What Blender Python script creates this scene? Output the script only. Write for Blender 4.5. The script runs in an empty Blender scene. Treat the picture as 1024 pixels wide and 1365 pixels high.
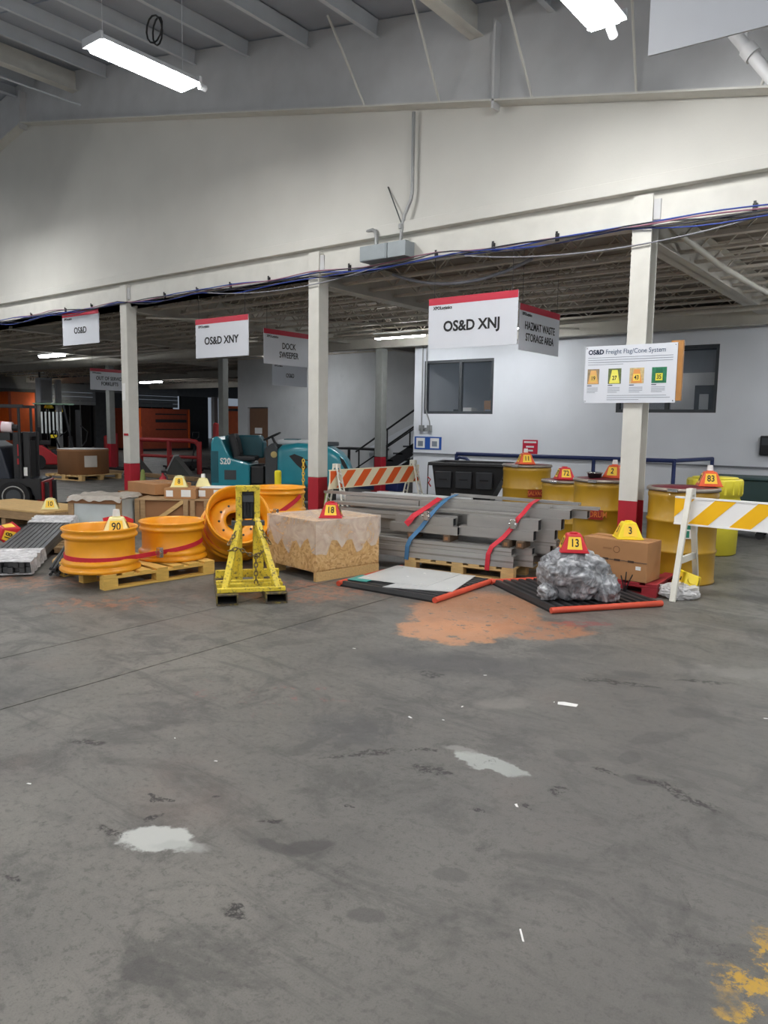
import bpy, bmesh, math, random
from mathutils import Vector, Matrix, noise
random.seed(7)
S = bpy.context.scene
C = S.collection
PI = math.pi
YAW = 0.6559          # the camera's turn to the left of the building's long axis

# ------------------------------------------------------------------ camera
cd = bpy.data.cameras.new('camera'); cam = bpy.data.objects.new('camera', cd); C.objects.link(cam)
def cam_matrix(yaw, pitch, roll, loc):
    f = Vector((-math.sin(yaw)*math.cos(pitch), math.cos(yaw)*math.cos(pitch), -math.sin(pitch)))
    r = Vector((math.cos(yaw), math.sin(yaw), 0)); u = r.cross(f)
    r2 = r*math.cos(roll)+u*math.sin(roll); u2 = -r*math.sin(roll)+u*math.cos(roll)
    m = Matrix((r2, u2, -f)).transposed().to_4x4(); m.translation = loc
    return m
cam.matrix_world = cam_matrix(YAW, 0.1171, 0.0146, Vector((0, 0, 1.6)))
cd.sensor_fit = 'HORIZONTAL'; cd.sensor_width = 36; cd.lens = 36*1000/1024
cd.clip_start = 0.05; cd.clip_end = 300
S.camera = cam
# ------------------------------------------------------------------ world and exposure
w = bpy.data.worlds.new('world'); S.world = w; w.use_nodes = True
w.node_tree.nodes['Background'].inputs[0].default_value = (0.72, 0.84, 1.0, 1)
w.node_tree.nodes['Background'].inputs[1].default_value = 0.22
S.view_settings.view_transform = 'Standard'; S.view_settings.look = 'None'
S.view_settings.gamma = 1.0; S.view_settings.use_curve_mapping = False
S.view_settings.exposure = 0.2
HB = 95.0      # emission of the high bay lamps
LB = 42.0      # emission of the lamps under the low ceiling

# ------------------------------------------------------------------ helpers
def lin(c):
    return tuple((x/255/12.92 if x/255 <= 0.04045 else ((x/255+0.055)/1.055)**2.4) for x in c)
MATS = {}
def mat(name, col, rough=0.6, metal=0.0, var=0.12, scale=6.0, bump=0.0, bscale=40.0, dirt=None, dirt_amt=0.45, dscale=3.0,
        emit=0.0, alpha=1.0, trans=0.0, coat=0.0, stretch=None, spec=0.5):
    if name in MATS: return MATS[name]
    m = bpy.data.materials.new(name); m.use_nodes = True
    nt = m.node_tree; N = nt.nodes; L = nt.links; b = N['Principled BSDF']
    tc = N.new('ShaderNodeTexCoord'); src = tc.outputs['Object']
    if stretch:
        mp = N.new('ShaderNodeMapping'); mp.inputs['Scale'].default_value = stretch
        L.new(src, mp.inputs[0]); src = mp.outputs[0]
    nz = N.new('ShaderNodeTexNoise'); nz.inputs['Scale'].default_value = scale; nz.inputs['Detail'].default_value = 5
    L.new(src, nz.inputs['Vector'])
    c = lin(col)
    rp = N.new('ShaderNodeValToRGB')
    rp.color_ramp.elements[0].position = 0.3; rp.color_ramp.elements[1].position = 0.7
    rp.color_ramp.elements[0].color = tuple(max(0, x*(1-var)) for x in c)+(1,)
    rp.color_ramp.elements[1].color = tuple(min(1, x*(1+var)) for x in c)+(1,)
    L.new(nz.outputs['Fac'], rp.inputs[0]); out = rp.outputs[0]
    if dirt:
        n2 = N.new('ShaderNodeTexNoise'); n2.inputs['Scale'].default_value = dscale; n2.inputs['Detail'].default_value = 9
        n2.inputs['Roughness'].default_value = 0.7
        L.new(src, n2.inputs['Vector'])
        r2 = N.new('ShaderNodeValToRGB'); r2.color_ramp.elements[0].position = 1-dirt_amt-0.06; r2.color_ramp.elements[1].position = 1-dirt_amt+0.06
        L.new(n2.outputs['Fac'], r2.inputs[0])
        mx = N.new('ShaderNodeMix'); mx.data_type = 'RGBA'; mx.inputs[7].default_value = lin(dirt)+(1,)
        L.new(out, mx.inputs[6]); L.new(r2.outputs[0], mx.inputs[0]); out = mx.outputs[2]
    L.new(out, b.inputs['Base Color'])
    b.inputs['Roughness'].default_value = rough; b.inputs['Metallic'].default_value = metal
    b.inputs['Specular IOR Level'].default_value = spec
    b.inputs['Coat Weight'].default_value = coat
    b.inputs['Alpha'].default_value = alpha; b.inputs['Transmission Weight'].default_value = trans
    if emit:
        b.inputs['Emission Color'].default_value = c+(1,); b.inputs['Emission Strength'].default_value = emit
    if bump:
        n3 = N.new('ShaderNodeTexNoise'); n3.inputs['Scale'].default_value = bscale; n3.inputs['Detail'].default_value = 4
        L.new(src, n3.inputs['Vector'])
        bp = N.new('ShaderNodeBump'); bp.inputs['Strength'].default_value = bump; bp.inputs['Distance'].default_value = 0.02
        L.new(n3.outputs['Fac'], bp.inputs['Height']); L.new(bp.outputs[0], b.inputs['Normal'])
    MATS[name] = m
    return m

class MB:
    """collects faces and builds ONE mesh"""
    def __init__(s): s.v = []; s.f = []; s.sm = []
    def add(s, vs, fs, smooth=False, M=None):
        o = len(s.v)
        for p in vs:
            p = Vector(p); s.v.append(M @ p if M else p)
        for f in fs: s.f.append([i+o for i in f]); s.sm.append(smooth)
        return s
    def box(s, x0, x1, y0, y1, z0, z1, M=None):
        vs = [(x0,y0,z0),(x1,y0,z0),(x1,y1,z0),(x0,y1,z0),(x0,y0,z1),(x1,y0,z1),(x1,y1,z1),(x0,y1,z1)]
        return s.add(vs, [(0,3,2,1),(4,5,6,7),(0,1,5,4),(1,2,6,5),(2,3,7,6),(3,0,4,7)], False, M)
    def prism(s, poly, d0, d1, axis='z', M=None, smooth=False):
        """poly: 2D outline, counterclockwise; axis: the direction of extrusion"""
        def p3(a, b, d):
            return {'z': (a,b,d), 'y': (a,d,b), 'x': (d,a,b)}[axis]
        n = len(poly); vs = [p3(a,b,d0) for a,b in poly]+[p3(a,b,d1) for a,b in poly]
        fs = [tuple(range(n-1,-1,-1)), tuple(range(n,2*n))]+[(i,(i+1)%n,n+(i+1)%n,n+i) for i in range(n)]
        return s.add(vs, fs, smooth, M)
    def cyl(s, p0, p1, r0, r1=None, n=12, cap=True, M=None):
        p0 = Vector(p0); p1 = Vector(p1); r1 = r0 if r1 is None else r1
        d = (p1-p0).normalized(); a = d.orthogonal().normalized(); b = d.cross(a)
        vs = []; 
        for p, r in ((p0,r0),(p1,r1)):
            for i in range(n):
                t = 2*PI*i/n; vs.append(p+a*(r*math.cos(t))+b*(r*math.sin(t)))
        s.add(vs, [(i,(i+1)%n,n+(i+1)%n,n+i) for i in range(n)], True, M)
        if cap: s.add(vs, [tuple(range(n-1,-1,-1)), tuple(range(n,2*n))], False, M)
        return s
    def tube(s, pts, r, n=8, M=None, closed=False):
        pts = [Vector(p) for p in pts]; k = len(pts); vs = []
        up = None
        for i, p in enumerate(pts):
            if closed: d = (pts[(i+1)%k]-pts[i-1]).normalized()
            else: d = (pts[min(i+1,k-1)]-pts[max(i-1,0)]).normalized()
            if up is None: up = d.orthogonal().normalized()
            up = (up-d*up.dot(d)); up = up.normalized() if up.length > 1e-6 else d.orthogonal().normalized()
            b = d.cross(up)
            for j in range(n):
                t = 2*PI*j/n; vs.append(p+up*(r*math.cos(t))+b*(r*math.sin(t)))
        m = k if closed else k-1
        fs = [(i*n+j, i*n+(j+1)%n, ((i+1)%k)*n+(j+1)%n, ((i+1)%k)*n+j) for i in range(m) for j in range(n)]
        s.add(vs, fs, True, M)
        if not closed: s.add(vs, [tuple(range(n-1,-1,-1)), tuple(range((k-1)*n,k*n))], False, M)
        return s
    def lathe(s, prof, n=32, M=None, closed=False, smooth=True):
        vs = [(r*math.cos(2*PI*i/n), r*math.sin(2*PI*i/n), z) for r, z in prof for i in range(n)]
        k = len(prof); m = k if closed else k-1
        fs = [(a*n+i, a*n+(i+1)%n, ((a+1)%k)*n+(i+1)%n, ((a+1)%k)*n+i) for a in range(m) for i in range(n)]
        return s.add(vs, fs, smooth, M)
    def ribbon(s, pts, wid, t=0.004, side=None, M=None):
        pts = [Vector(p) for p in pts]; k = len(pts); vs = []
        for i, p in enumerate(pts):
            d = (pts[min(i+1,k-1)]-pts[max(i-1,0)]).normalized()
            a = (Vector(side)-d*d.dot(Vector(side))).normalized(); b = d.cross(a)
            for x, y in ((-1,-1),(1,-1),(1,1),(-1,1)): vs.append(p+a*(x*wid/2)+b*(y*t/2))
        fs = [(i*4+j, i*4+(j+1)%4, (i+1)*4+(j+1)%4, (i+1)*4+j) for i in range(k-1) for j in range(4)]
        fs += [(3,2,1,0), tuple((k-1)*4+j for j in range(4))]
        return s.add(vs, fs, False, M)
    def mesh(s, name, m):
        me = bpy.data.meshes.new(name); me.from_pydata([tuple(v) for v in s.v], [], s.f)
        me.polygons.foreach_set('use_smooth', s.sm)
        bm = bmesh.new(); bm.from_mesh(me); bmesh.ops.recalc_face_normals(bm, faces=bm.faces); bm.to_mesh(me); bm.free()
        if m: me.materials.append(m)
        me.update(); return me
    def build(s, name, m, parent=None, bevel=0.0, loc=None, rot=None):
        return link(name, s.mesh(name, m), parent, bevel, loc, rot)

def link(name, me, parent=None, bevel=0.0, loc=None, rot=None):
    o = bpy.data.objects.new(name, me); C.objects.link(o); o.parent = parent
    if loc: o.location = loc
    if rot: o.rotation_euler = rot
    if bevel:
        b = o.modifiers.new('bevel', 'BEVEL'); b.width = bevel; b.segments = 2; b.limit_method = 'ANGLE'; b.angle_limit = math.radians(40)
    return o
def tag(o, label=None, cat=None, group=None, kind=None):
    if label: o['label'] = label
    if cat: o['category'] = cat
    if group: o['group'] = group
    if kind: o['kind'] = kind
    return o
def thing(name, label, cat, loc=(0,0,0), rotz=0.0, group=None):
    o = bpy.data.objects.new(name, None); C.objects.link(o); o.empty_display_size = 0.1
    o.location = loc; o.rotation_euler = (0,0,rotz)
    return tag(o, label, cat, group)
def struct(name, mb, m, parent=None, bevel=0.0):
    o = mb.build(name, m, parent, bevel) if mb else thing(name, None, None)
    if parent is None: o['kind'] = 'structure'
    return o
def copy_tree(o, parent=None):
    c = o.copy(); C.objects.link(c); c.parent = parent
    for ch in list(o.children): copy_tree(ch, c)
    return c
TXT = {}
def text_mesh(body, size, m, sx=0.8, weight=0.0, align='CENTER', spacing=1.0, ex=0.0008):
    key = (body, size, m.name, sx, weight, align)
    if key in TXT: return TXT[key]
    cu = bpy.data.curves.new('lettering', 'FONT'); cu.body = body; cu.size = size; cu.align_x = align; cu.align_y = 'CENTER'
    cu.offset = weight; cu.extrude = ex; cu.resolution_u = 3; cu.space_line = 0.95
    o = bpy.data.objects.new('lettering', cu); C.objects.link(o)
    dg = bpy.context.evaluated_depsgraph_get()
    me = bpy.data.meshes.new_from_object(o.evaluated_get(dg))
    bpy.data.objects.remove(o); bpy.data.curves.remove(cu)
    for v in me.vertices: v.co.x *= sx
    me.materials.clear(); me.materials.append(m); TXT[key] = me
    return me
def text(body, size, m, parent, loc, rot=(PI/2,0,0), sx=0.8, weight=0.0, align='CENTER', name='lettering'):
    return link(name, text_mesh(body, size, m, sx, weight, align), parent, 0, loc, rot)
def RX(a): return Matrix.Rotation(a, 4, 'X')
def RY(a): return Matrix.Rotation(a, 4, 'Y')
def RZ(a): return Matrix.Rotation(a, 4, 'Z')
def TR(x, y, z): return Matrix.Translation((x, y, z))
def catenary(a, b, sag, n=12):
    a = Vector(a); b = Vector(b)
    return [a.lerp(b, i/n)-Vector((0,0,sag*4*(i/n)*(1-i/n))) for i in range(n+1)]

# ------------------------------------------------------------------ materials
WALLW = mat('painted_wall', (205,204,198), 0.75, var=0.04, scale=1.2, bump=0.08, bscale=25, dirt=(150,146,138), dirt_amt=0.22, dscale=1.3)
OFFW = mat('office_wall_paint', (224,227,233), 0.7, var=0.03, scale=1.5, dirt=(196,197,200), dirt_amt=0.2, dscale=2)
STEELW = mat('white_painted_steel', (208,207,200), 0.55, var=0.05, scale=5, dirt=(140,134,124), dirt_amt=0.25, dscale=4)
GIRD = mat('grey_painted_steel', (196,197,198), 0.55, var=0.06, scale=3)
ROOFM = mat('roof_sheet_paint', (172,178,188), 0.6, var=0.06, scale=2)
PURL = mat('purlin_paint', (206,211,216), 0.5, var=0.06, scale=3)
DECK = mat('old_ceiling_deck', (150,140,128), 0.85, var=0.18, scale=1.6, dirt=(112,100,90), dirt_amt=0.4, dscale=1.2)
JOIST = mat('dusty_joist_paint', (204,196,184), 0.7, var=0.12, scale=3, dirt=(150,138,124), dirt_amt=0.35)
GIRDER_LOW = mat('low_girder_paint', (206,202,192), 0.65, var=0.08, scale=3, dirt=(130,122,112), dirt_amt=0.3)
REDP = mat('red_column_paint', (168,28,44), 0.5, var=0.08, scale=6, dirt=(110,30,38), dirt_amt=0.25)
BLACK = mat('black_ink', (22,22,24), 0.6, var=0.0)
SIGNW = mat('sign_white', (214,218,226), 0.35, var=0.01)
SIGNR = mat('sign_red', (196,36,62), 0.4, var=0.02)
DARK = mat('dark_shadow_interior', (30,32,36), 0.8, var=0.1)  # near-black, also standing in for shade in holes, hollows and slots
DGREY = mat('dark_grey_metal', (62,66,70), 0.5, var=0.1)
BLK = mat('black_painted_metal', (30,31,34), 0.45, var=0.15)
RUB = mat('black_rubber', (24,24,26), 0.75, var=0.15)
GALV = mat('galvanised_steel', (172,170,167), 0.36, metal=0.6, var=0.10, scale=4, stretch=(0.5,3,3), dirt=(122,114,106), dirt_amt=0.38, dscale=1.6)
ALU = mat('aluminium_sheet', (206,208,208), 0.35, metal=0.15, var=0.05, scale=3)
YRIM = mat('yellow_rim_paint', (232,156,22), 0.4, var=0.07, scale=5, dirt=(186,112,26), dirt_amt=0.25, dscale=5, coat=0.2)
YDRUM = mat('mustard_drum_paint', (174,134,30), 0.38, var=0.05, scale=3, dirt=(150,118,40), dirt_amt=0.2, dscale=4, coat=0.3)
YPOLY = mat('yellow_polyethylene', (226,212,62), 0.45, var=0.03)
MAROON = mat('maroon_lid_paint', (104,34,44), 0.45, var=0.1)
OSB = mat('osb_board', (196,160,110), 0.75, var=0.24, scale=26, stretch=(1,1,2.4), dirt=(150,110,66), dirt_amt=0.42, dscale=22)
WOOD = mat('pale_pallet_wood', (200,166,112), 0.75, var=0.14, scale=7, stretch=(1,8,8), dirt=(150,112,70), dirt_amt=0.3, dscale=5)
WOODO = mat('weathered_wood', (164,134,98), 0.8, var=0.16, scale=7, stretch=(1,7,7), dirt=(116,88,62), dirt_amt=0.35, dscale=4)
WOODY = mat('yellow_toned_pallet_wood', (214,174,88), 0.7, var=0.12, scale=7, stretch=(1,8,8), dirt=(160,118,60), dirt_amt=0.25, dscale=5)
CARD = mat('cardboard', (172,126,84), 0.85, var=0.06, scale=5)
CARDD = mat('kraft_fibreboard', (146,104,70), 0.85, var=0.06, scale=3)
TAPE = mat('packing_tape', (150,104,62), 0.3, var=0.05)
REDW = mat('red_pallet_paint', (150,34,44), 0.6, var=0.15, dirt=(96,40,40), dirt_amt=0.3)
CONR = mat('red_cone_plastic', (200,36,50), 0.45, var=0.05)
CONY = mat('yellow_cone_plastic', (240,212,40), 0.45, var=0.04)
CONC = mat('cream_cone_plastic', (236,226,164), 0.5, var=0.04)
CONO = mat('orange_cone_plastic', (226,92,48), 0.45, var=0.05)
STK = mat('number_sticker', (250,206,62), 0.4, var=0.02)
PAPER = mat('white_paper', (232,232,230), 0.7, var=0.02)
STRAPR = mat('red_strap', (196,34,52), 0.6, var=0.08, scale=20)
STRAPB = mat('blue_strap', (62,110,150), 0.6, var=0.08, scale=20)
ORANGE = mat('orange_sheeting', (236,98,36), 0.4, var=0.03)
CREAM = mat('cream_sheeting', (240,228,196), 0.4, var=0.03)
YSHEET = mat('yellow_sheeting', (255,194,18), 0.4, var=0.03)
WSHEET = mat('white_sheeting', (246,246,246), 0.35, var=0.01)
WPLAS = mat('white_plastic_frame', (220,218,208), 0.5, var=0.06, dirt=(150,140,122), dirt_amt=0.3, dscale=9)
ORED = mat('orange_red_edge', (206,80,56), 0.45, var=0.08, dirt=(150,52,40), dirt_amt=0.2)
TOOLY = mat('worn_yellow_paint', (226,200,60), 0.5, var=0.08, dirt=(104,90,56), dirt_amt=0.42, dscale=34)
TEAL = mat('teal_machine_paint', (40,138,154), 0.28, var=0.05, coat=0.4)
TEALD = mat('dark_teal_panel', (22,86,98), 0.4, var=0.06)
REDF = mat('forklift_red', (176,32,40), 0.4, var=0.08)
NAVYB = mat('navy_black_plastic', (36,42,54), 0.5, var=0.1)
ORTR = mat('trailer_orange', (226,98,30), 0.5, var=0.06)
ORTRD = mat('trailer_rust_orange', (150,66,42), 0.55, var=0.1)
BLUER = mat('blue_rail_paint', (36,52,104), 0.45, var=0.06)
BLUEP = mat('blue_panel', (36,86,170), 0.5, var=0.02)
CONDU = mat('grey_conduit', (150,152,152), 0.45, metal=0.3, var=0.08)
CABB = mat('blue_cable', (44,70,160), 0.5, var=0.1)
CABD = mat('dark_cable', (38,40,54), 0.5, var=0.1)
CABG = mat('grey_cable', (140,142,150), 0.5, var=0.1)
GREENB = mat('dark_green_bin', (38,62,62), 0.55, var=0.1)
GLASS = mat('window_glass', (120,130,140), 0.03, var=0.0, alpha=0.16, spec=1.0)
DOORB = mat('brown_door', (120,88,66), 0.6, var=0.05)
LAMPM = mat('lamp_diffuser', (253,252,250), 0.5, var=0.0, emit=HB)
LAMPL = mat('low_lamp_diffuser', (250,253,255), 0.5, var=0.0, emit=LB)
HOOD = mat('lamp_hood', (214,218,222), 0.45, var=0.03)
PCON = mat('pole_base_concrete', (150,146,138), 0.85, var=0.1)
CHROME = mat('bright_metal', (200,200,200), 0.2, metal=0.9, var=0.05)

def osb_material():
    m = bpy.data.materials.new('osb_flakes'); m.use_nodes = True; N = m.node_tree.nodes; L = m.node_tree.links; b = N['Principled BSDF']
    tc = N.new('ShaderNodeTexCoord'); nz = N.new('ShaderNodeTexNoise'); nz.inputs['Scale'].default_value = 3.0; L.new(tc.outputs['Object'], nz.inputs['Vector'])
    ad = N.new('ShaderNodeVectorMath'); ad.operation = 'MULTIPLY_ADD'; ad.inputs[1].default_value = (0.25,0.25,0.25); L.new(nz.outputs['Color'], ad.inputs[0]); L.new(tc.outputs['Object'], ad.inputs[2])
    vo = N.new('ShaderNodeTexVoronoi'); vo.inputs['Scale'].default_value = 40; vo.inputs['Randomness'].default_value = 1.0; L.new(ad.outputs[0], vo.inputs['Vector'])
    sp = N.new('ShaderNodeSeparateColor'); L.new(vo.outputs['Color'], sp.inputs[0])
    r = N.new('ShaderNodeValToRGB'); e = r.color_ramp.elements; e[0].position = 0.0; e[0].color = lin((172,132,82))+(1,); e[1].position = 1.0; e[1].color = lin((216,182,132))+(1,)
    k = e.new(0.3); k.color = lin((196,156,100))+(1,); k = e.new(0.7); k.color = lin((208,170,116))+(1,)
    L.new(sp.outputs[0], r.inputs[0]); L.new(r.outputs[0], b.inputs['Base Color']); b.inputs['Roughness'].default_value = 0.7
    return m
OSB = osb_material()
# plastic film: partly clear, wrinkled
def film(name, col, alpha, bsc=14, rough=0.18):
    m = bpy.data.materials.new(name); m.use_nodes = True; N = m.node_tree.nodes; L = m.node_tree.links; b = N['Principled BSDF']
    tc = N.new('ShaderNodeTexCoord'); n = N.new('ShaderNodeTexNoise'); n.inputs['Scale'].default_value = bsc; n.inputs['Detail'].default_value = 6
    n.inputs['Distortion'].default_value = 1.6; L.new(tc.outputs['Object'], n.inputs['Vector'])
    r = N.new('ShaderNodeValToRGB'); r.color_ramp.elements[0].position = 0.3; r.color_ramp.elements[1].position = 0.8
    r.color_ramp.elements[0].color = (alpha*0.6,)*3+(1,); r.color_ramp.elements[1].color = (min(1,alpha*1.5),)*3+(1,)
    L.new(n.outputs['Fac'], r.inputs[0]); L.new(r.outputs[0], b.inputs['Alpha'])
    bp = N.new('ShaderNodeBump'); bp.inputs['Strength'].default_value = 0.7; bp.inputs['Distance'].default_value = 0.02
    L.new(n.outputs['Fac'], bp.inputs['Height']); L.new(bp.outputs[0], b.inputs['Normal'])
    b.inputs['Base Color'].default_value = lin(col)+(1,); b.inputs['Roughness'].default_value = rough
    return m
FILM = film('stretch_film', (240,236,234), 0.42, 5.0, 0.22)
FILMW = film('cloudy_plastic_sheet', (228,228,230), 0.85, 9, 0.25)
# ------------------------------------------------------------------ concrete floor material
def floor_material():
    m = bpy.data.materials.new('worn_concrete'); m.use_nodes = True; nt = m.node_tree; N = nt.nodes; L = nt.links; b = N['Principled BSDF']
    geo = N.new('ShaderNodeNewGeometry'); P = geo.outputs['Position']
    def nz(scale, detail=6, rough=0.6, dist=0.0, vec=None):
        n = N.new('ShaderNodeTexNoise'); n.inputs['Scale'].default_value = scale; n.inputs['Detail'].default_value = detail
        n.inputs['Roughness'].default_value = rough; n.inputs['Distortion'].default_value = dist; L.new(vec or P, n.inputs['Vector']); return n
    def ramp(src, a, bb, inv=False):
        r = N.new('ShaderNodeMapRange'); r.inputs[1].default_value = a; r.inputs[2].default_value = bb
        r.inputs[3].default_value = 1.0 if inv else 0.0; r.inputs[4].default_value = 0.0 if inv else 1.0
        r.interpolation_type = 'SMOOTHSTEP'; L.new(src, r.inputs[0]); return r.outputs[0]
    def mul(a, k):
        n = N.new('ShaderNodeMath'); n.operation = 'MULTIPLY'; L.new(a, n.inputs[0])
        if isinstance(k, float): n.inputs[1].default_value = k
        else: L.new(k, n.inputs[1])
        return n.outputs[0]
    def mix(base, col, fac):
        x = N.new('ShaderNodeMix'); x.data_type = 'RGBA'; L.new(base, x.inputs[6]); x.inputs[7].default_value = lin(col)+(1,); L.new(fac, x.inputs[0]); return x.outputs[2]
    # the slab itself: broad clouds, grime, fine speckle
    big = nz(0.55, 7, 0.65); r = N.new('ShaderNodeValToRGB'); r.color_ramp.elements[0].position = 0.3; r.color_ramp.elements[1].position = 0.7
    r.color_ramp.elements[0].color = lin((90,89,86))+(1,); r.color_ramp.elements[1].color = lin((122,119,113))+(1,)
    L.new(big.outputs['Fac'], r.inputs[0]); col = r.outputs[0]
    mid = nz(2.6, 8, 0.7, 0.6); col = mix(col, (76,75,73), mul(ramp(mid.outputs['Fac'], 0.49, 0.62), 0.65))
    fine = nz(140, 5, 0.75); col = mix(col, (62,60,58), mul(ramp(fine.outputs['Fac'], 0.52, 0.70), 0.55))
    grit = nz(26, 8, 0.8, 0.3); col = mix(col, (66,64,62), mul(ramp(grit.outputs['Fac'], 0.51, 0.62), 0.55)); col = mix(col, (140,136,130), mul(ramp(grit.outputs['Fac'], 0.44, 0.32), 0.3))
    smear = N.new('ShaderNodeMapping'); smear.inputs['Scale'].default_value = (0.5,2.6,1); smear.inputs['Rotation'].default_value = (0,0,-0.6); L.new(P, smear.inputs[0])
    sm = nz(1.6, 9, 0.72, 0.8, smear.outputs[0]); col = mix(col, (72,71,69), mul(ramp(sm.outputs['Fac'], 0.50, 0.64), 0.6))
    col = mix(col, (160,156,150), mul(ramp(fine.outputs['Fac'], 0.42, 0.26), 0.35))
    warm = nz(0.9, 5, 0.6); col = mix(col, (128,112,104), mul(ramp(warm.outputs['Fac'], 0.55, 0.75), 0.35))
    # stains with shapes of their own
    dn = nz(5.0, 6, 0.65); sb = N.new('ShaderNodeVectorMath'); sb.operation = 'SUBTRACT'; sb.inputs[1].default_value = (0.5,0.5,0.5); L.new(dn.outputs['Color'], sb.inputs[0])
    def warped(amp):
        sc = N.new('ShaderNodeVectorMath'); sc.operation = 'SCALE'; sc.inputs['Scale'].default_value = amp; L.new(sb.outputs[0], sc.inputs[0])
        ad = N.new('ShaderNodeVectorMath'); ad.operation = 'ADD'; L.new(P, ad.inputs[0]); L.new(sc.outputs[0], ad.inputs[1]); return ad.outputs[0]
    W1, W15, W2, W3 = warped(0.12), warped(0.24), warped(0.45), warped(1.1)
    brk2 = nz(30.0, 8, 0.8, 0.5)
    brk = nz(9.0, 8, 0.75)
    def spot(c, rx, ry, rot, colr, k, soft=0.12, wv=None, breakup=None):
        nonlocal col
        mp = N.new('ShaderNodeMapping'); mp.vector_type = 'TEXTURE'; mp.inputs['Location'].default_value = (c[0],c[1],0)
        mp.inputs['Rotation'].default_value = (0,0,rot); mp.inputs['Scale'].default_value = (rx,ry,1e3); L.new(wv or W1, mp.inputs[0])
        ln = N.new('ShaderNodeVectorMath'); ln.operation = 'LENGTH'; L.new(mp.outputs[0], ln.inputs[0])
        f = ramp(ln.outputs['Value'], 1-soft, 1+soft, True)
        if breakup is not None: f = mul(f, ramp(brk.outputs['Fac'], breakup-0.04, breakup+0.04))
        col = mix(col, colr, mul(f, k))
    # orange paint spill by the ramps, paler wash around it
    spot((-3.05,4.86), 0.42, 0.33, 0.5, (194,138,98), 0.8, 0.1, W2, 0.42)
    spot((-3.25,5.55), 0.55, 0.75, 0.3, (194,136,96), 0.8, 0.12, W2, 0.42)
    spot((-2.55,5.35), 0.4, 0.28, 0.7, (178,118,78), 0.7, 0.15, W2, 0.46)
    spot((-2.35,5.75), 0.25, 0.07, 0.7, (150,52,56), 0.55, 0.2, W2, 0.46)
    spot((-4.9,5.1), 0.75, 0.45, 0.9, (164,110,86), 0.55, 0.35, W3, 0.50)
    spot((-7.2,3.6), 0.6, 0.3, 0.6, (176,124,96), 0.5, 0.4, W3, 0.50)
    spot((-5.9,3.6), 0.5, 0.2, 0.8, (176,112,80), 0.5, 0.4, W3, 0.52)
    spot((-9.0,4.6), 0.9, 0.5, 0.7, (128,82,62), 0.5, 0.4, W3, 0.46)
    spot((-3.1,2.9), 0.5, 0.25, 0.5, (150,92,88), 0.45, 0.5, W3, 0.60)
    # light repair mortar
    spot((-1.68,3.02), 0.20, 0.085, 0.0, (176,180,176), 0.9, 0.10, W15)
    spot((-1.86,3.07), 0.10, 0.03, 0.3, (150,150,146), 0.6, 0.3, W15)
    spot((-2.34,1.63), 0.15, 0.075, 0.35, (184,186,182), 0.9, 0.15, W15)
    spot((-2.22,1.66), 0.10, 0.03, 0.6, (160,162,158), 0.6, 0.3)
    spot((-2.0,3.75), 0.16, 0.09, 0.8, (136,132,126), 0.6, 0.3)
    spot((-0.95,5.3), 0.5, 0.12, 0.5, (140,138,134), 0.5, 0.5, W2)
    # oil, tyre and water marks, then broad darker areas towards the right
    for c, rx, ry, ro, k in (((-1.85,1.97),0.10,0.045,0.9,0.75), ((-1.93,1.89),0.11,0.03,0.2,0.6), ((-1.43,1.78),0.06,0.04,0.4,0.6), ((-1.33,2.15),0.07,0.045,0.4,0.5),
                             ((-1.17,3.51),0.05,0.085,0.2,0.7), ((-1.06,3.32),0.07,0.06,0.2,0.75), ((-1.10,4.31),0.12,0.09,0.5,0.7), ((-1.15,3.83),0.06,0.17,-0.5,0.5),
                             ((-1.4,3.36),0.09,0.06,0.0,0.45), ((-1.9,2.0),0.3,0.12,0.6,0.2), ((-1.6,4.75),0.12,0.07,0.3,0.6), ((-1.35,4.55),0.10,0.05,0.2,0.5),
                             ((-1.75,1.2),0.10,0.05,0.3,0.4), ((-2.9,2.0),0.3,0.05,0.5,0.25), ((-3.3,2.35),0.28,0.04,0.55,0.3)):
        spot(c, rx, ry, ro, (62,60,60), k, 0.2)
    spot((-2.44,2.87), 0.26, 0.2, 0.6, (74,74,75), 0.6, 0.45, W2, 0.44)
    spot((-2.6,4.2), 0.55, 0.22, 0.5, (66,65,66), 0.7, 0.5, W2, 0.38)
    spot((-1.7,4.6), 1.1, 0.7, 0.6, (84,83,82), 0.45, 0.6, W3, 0.40)
    spot((-0.9,3.2), 0.9, 1.3, 0.2, (88,86,84), 0.35, 0.6, W3)
    spot((-0.6,1.5), 0.8, 0.5, 0.3, (90,88,84), 0.35, 0.6, W3)
    spot((-3.4,6.1), 1.2, 1.0, 0.2, (96,80,72), 0.4, 0.6, W3, 0.46)
    spot((-7.5,5.5), 1.6, 1.0, 0.6, (92,84,80), 0.4, 0.6, W3, 0.46)
    # crumbled holes
    def pitted(c, rx, ry, ro):
        nonlocal brk
        keep = brk; brk = brk2; spot(c, rx, ry, ro, (30,28,27), 0.97, 0.3, W15, 0.49); brk = keep
    for c, rx, ry, ro in (((-2.53,1.57),0.075,0.035,0.2), ((-1.84,2.78),0.10,0.035,0.1), ((-2.20,2.72),0.17,0.028,0.9), ((-2.11,2.01),0.04,0.022,0.4), ((-1.23,3.30),0.06,0.02,-0.2), ((-1.29,3.0),0.03,0.06,0.2),
                          ((-1.48,2.61),0.03,0.015,0), ((-1.91,2.30),0.025,0.012,0), ((-2.61,1.83),0.05,0.015,0.3), ((-2.47,1.73),0.03,0.03,0.3), ((-2.43,1.98),0.02,0.012,0.5), ((-1.77,1.53),0.05,0.02,0.3), ((-2.53,1.16),0.06,0.02,0.3),
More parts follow.
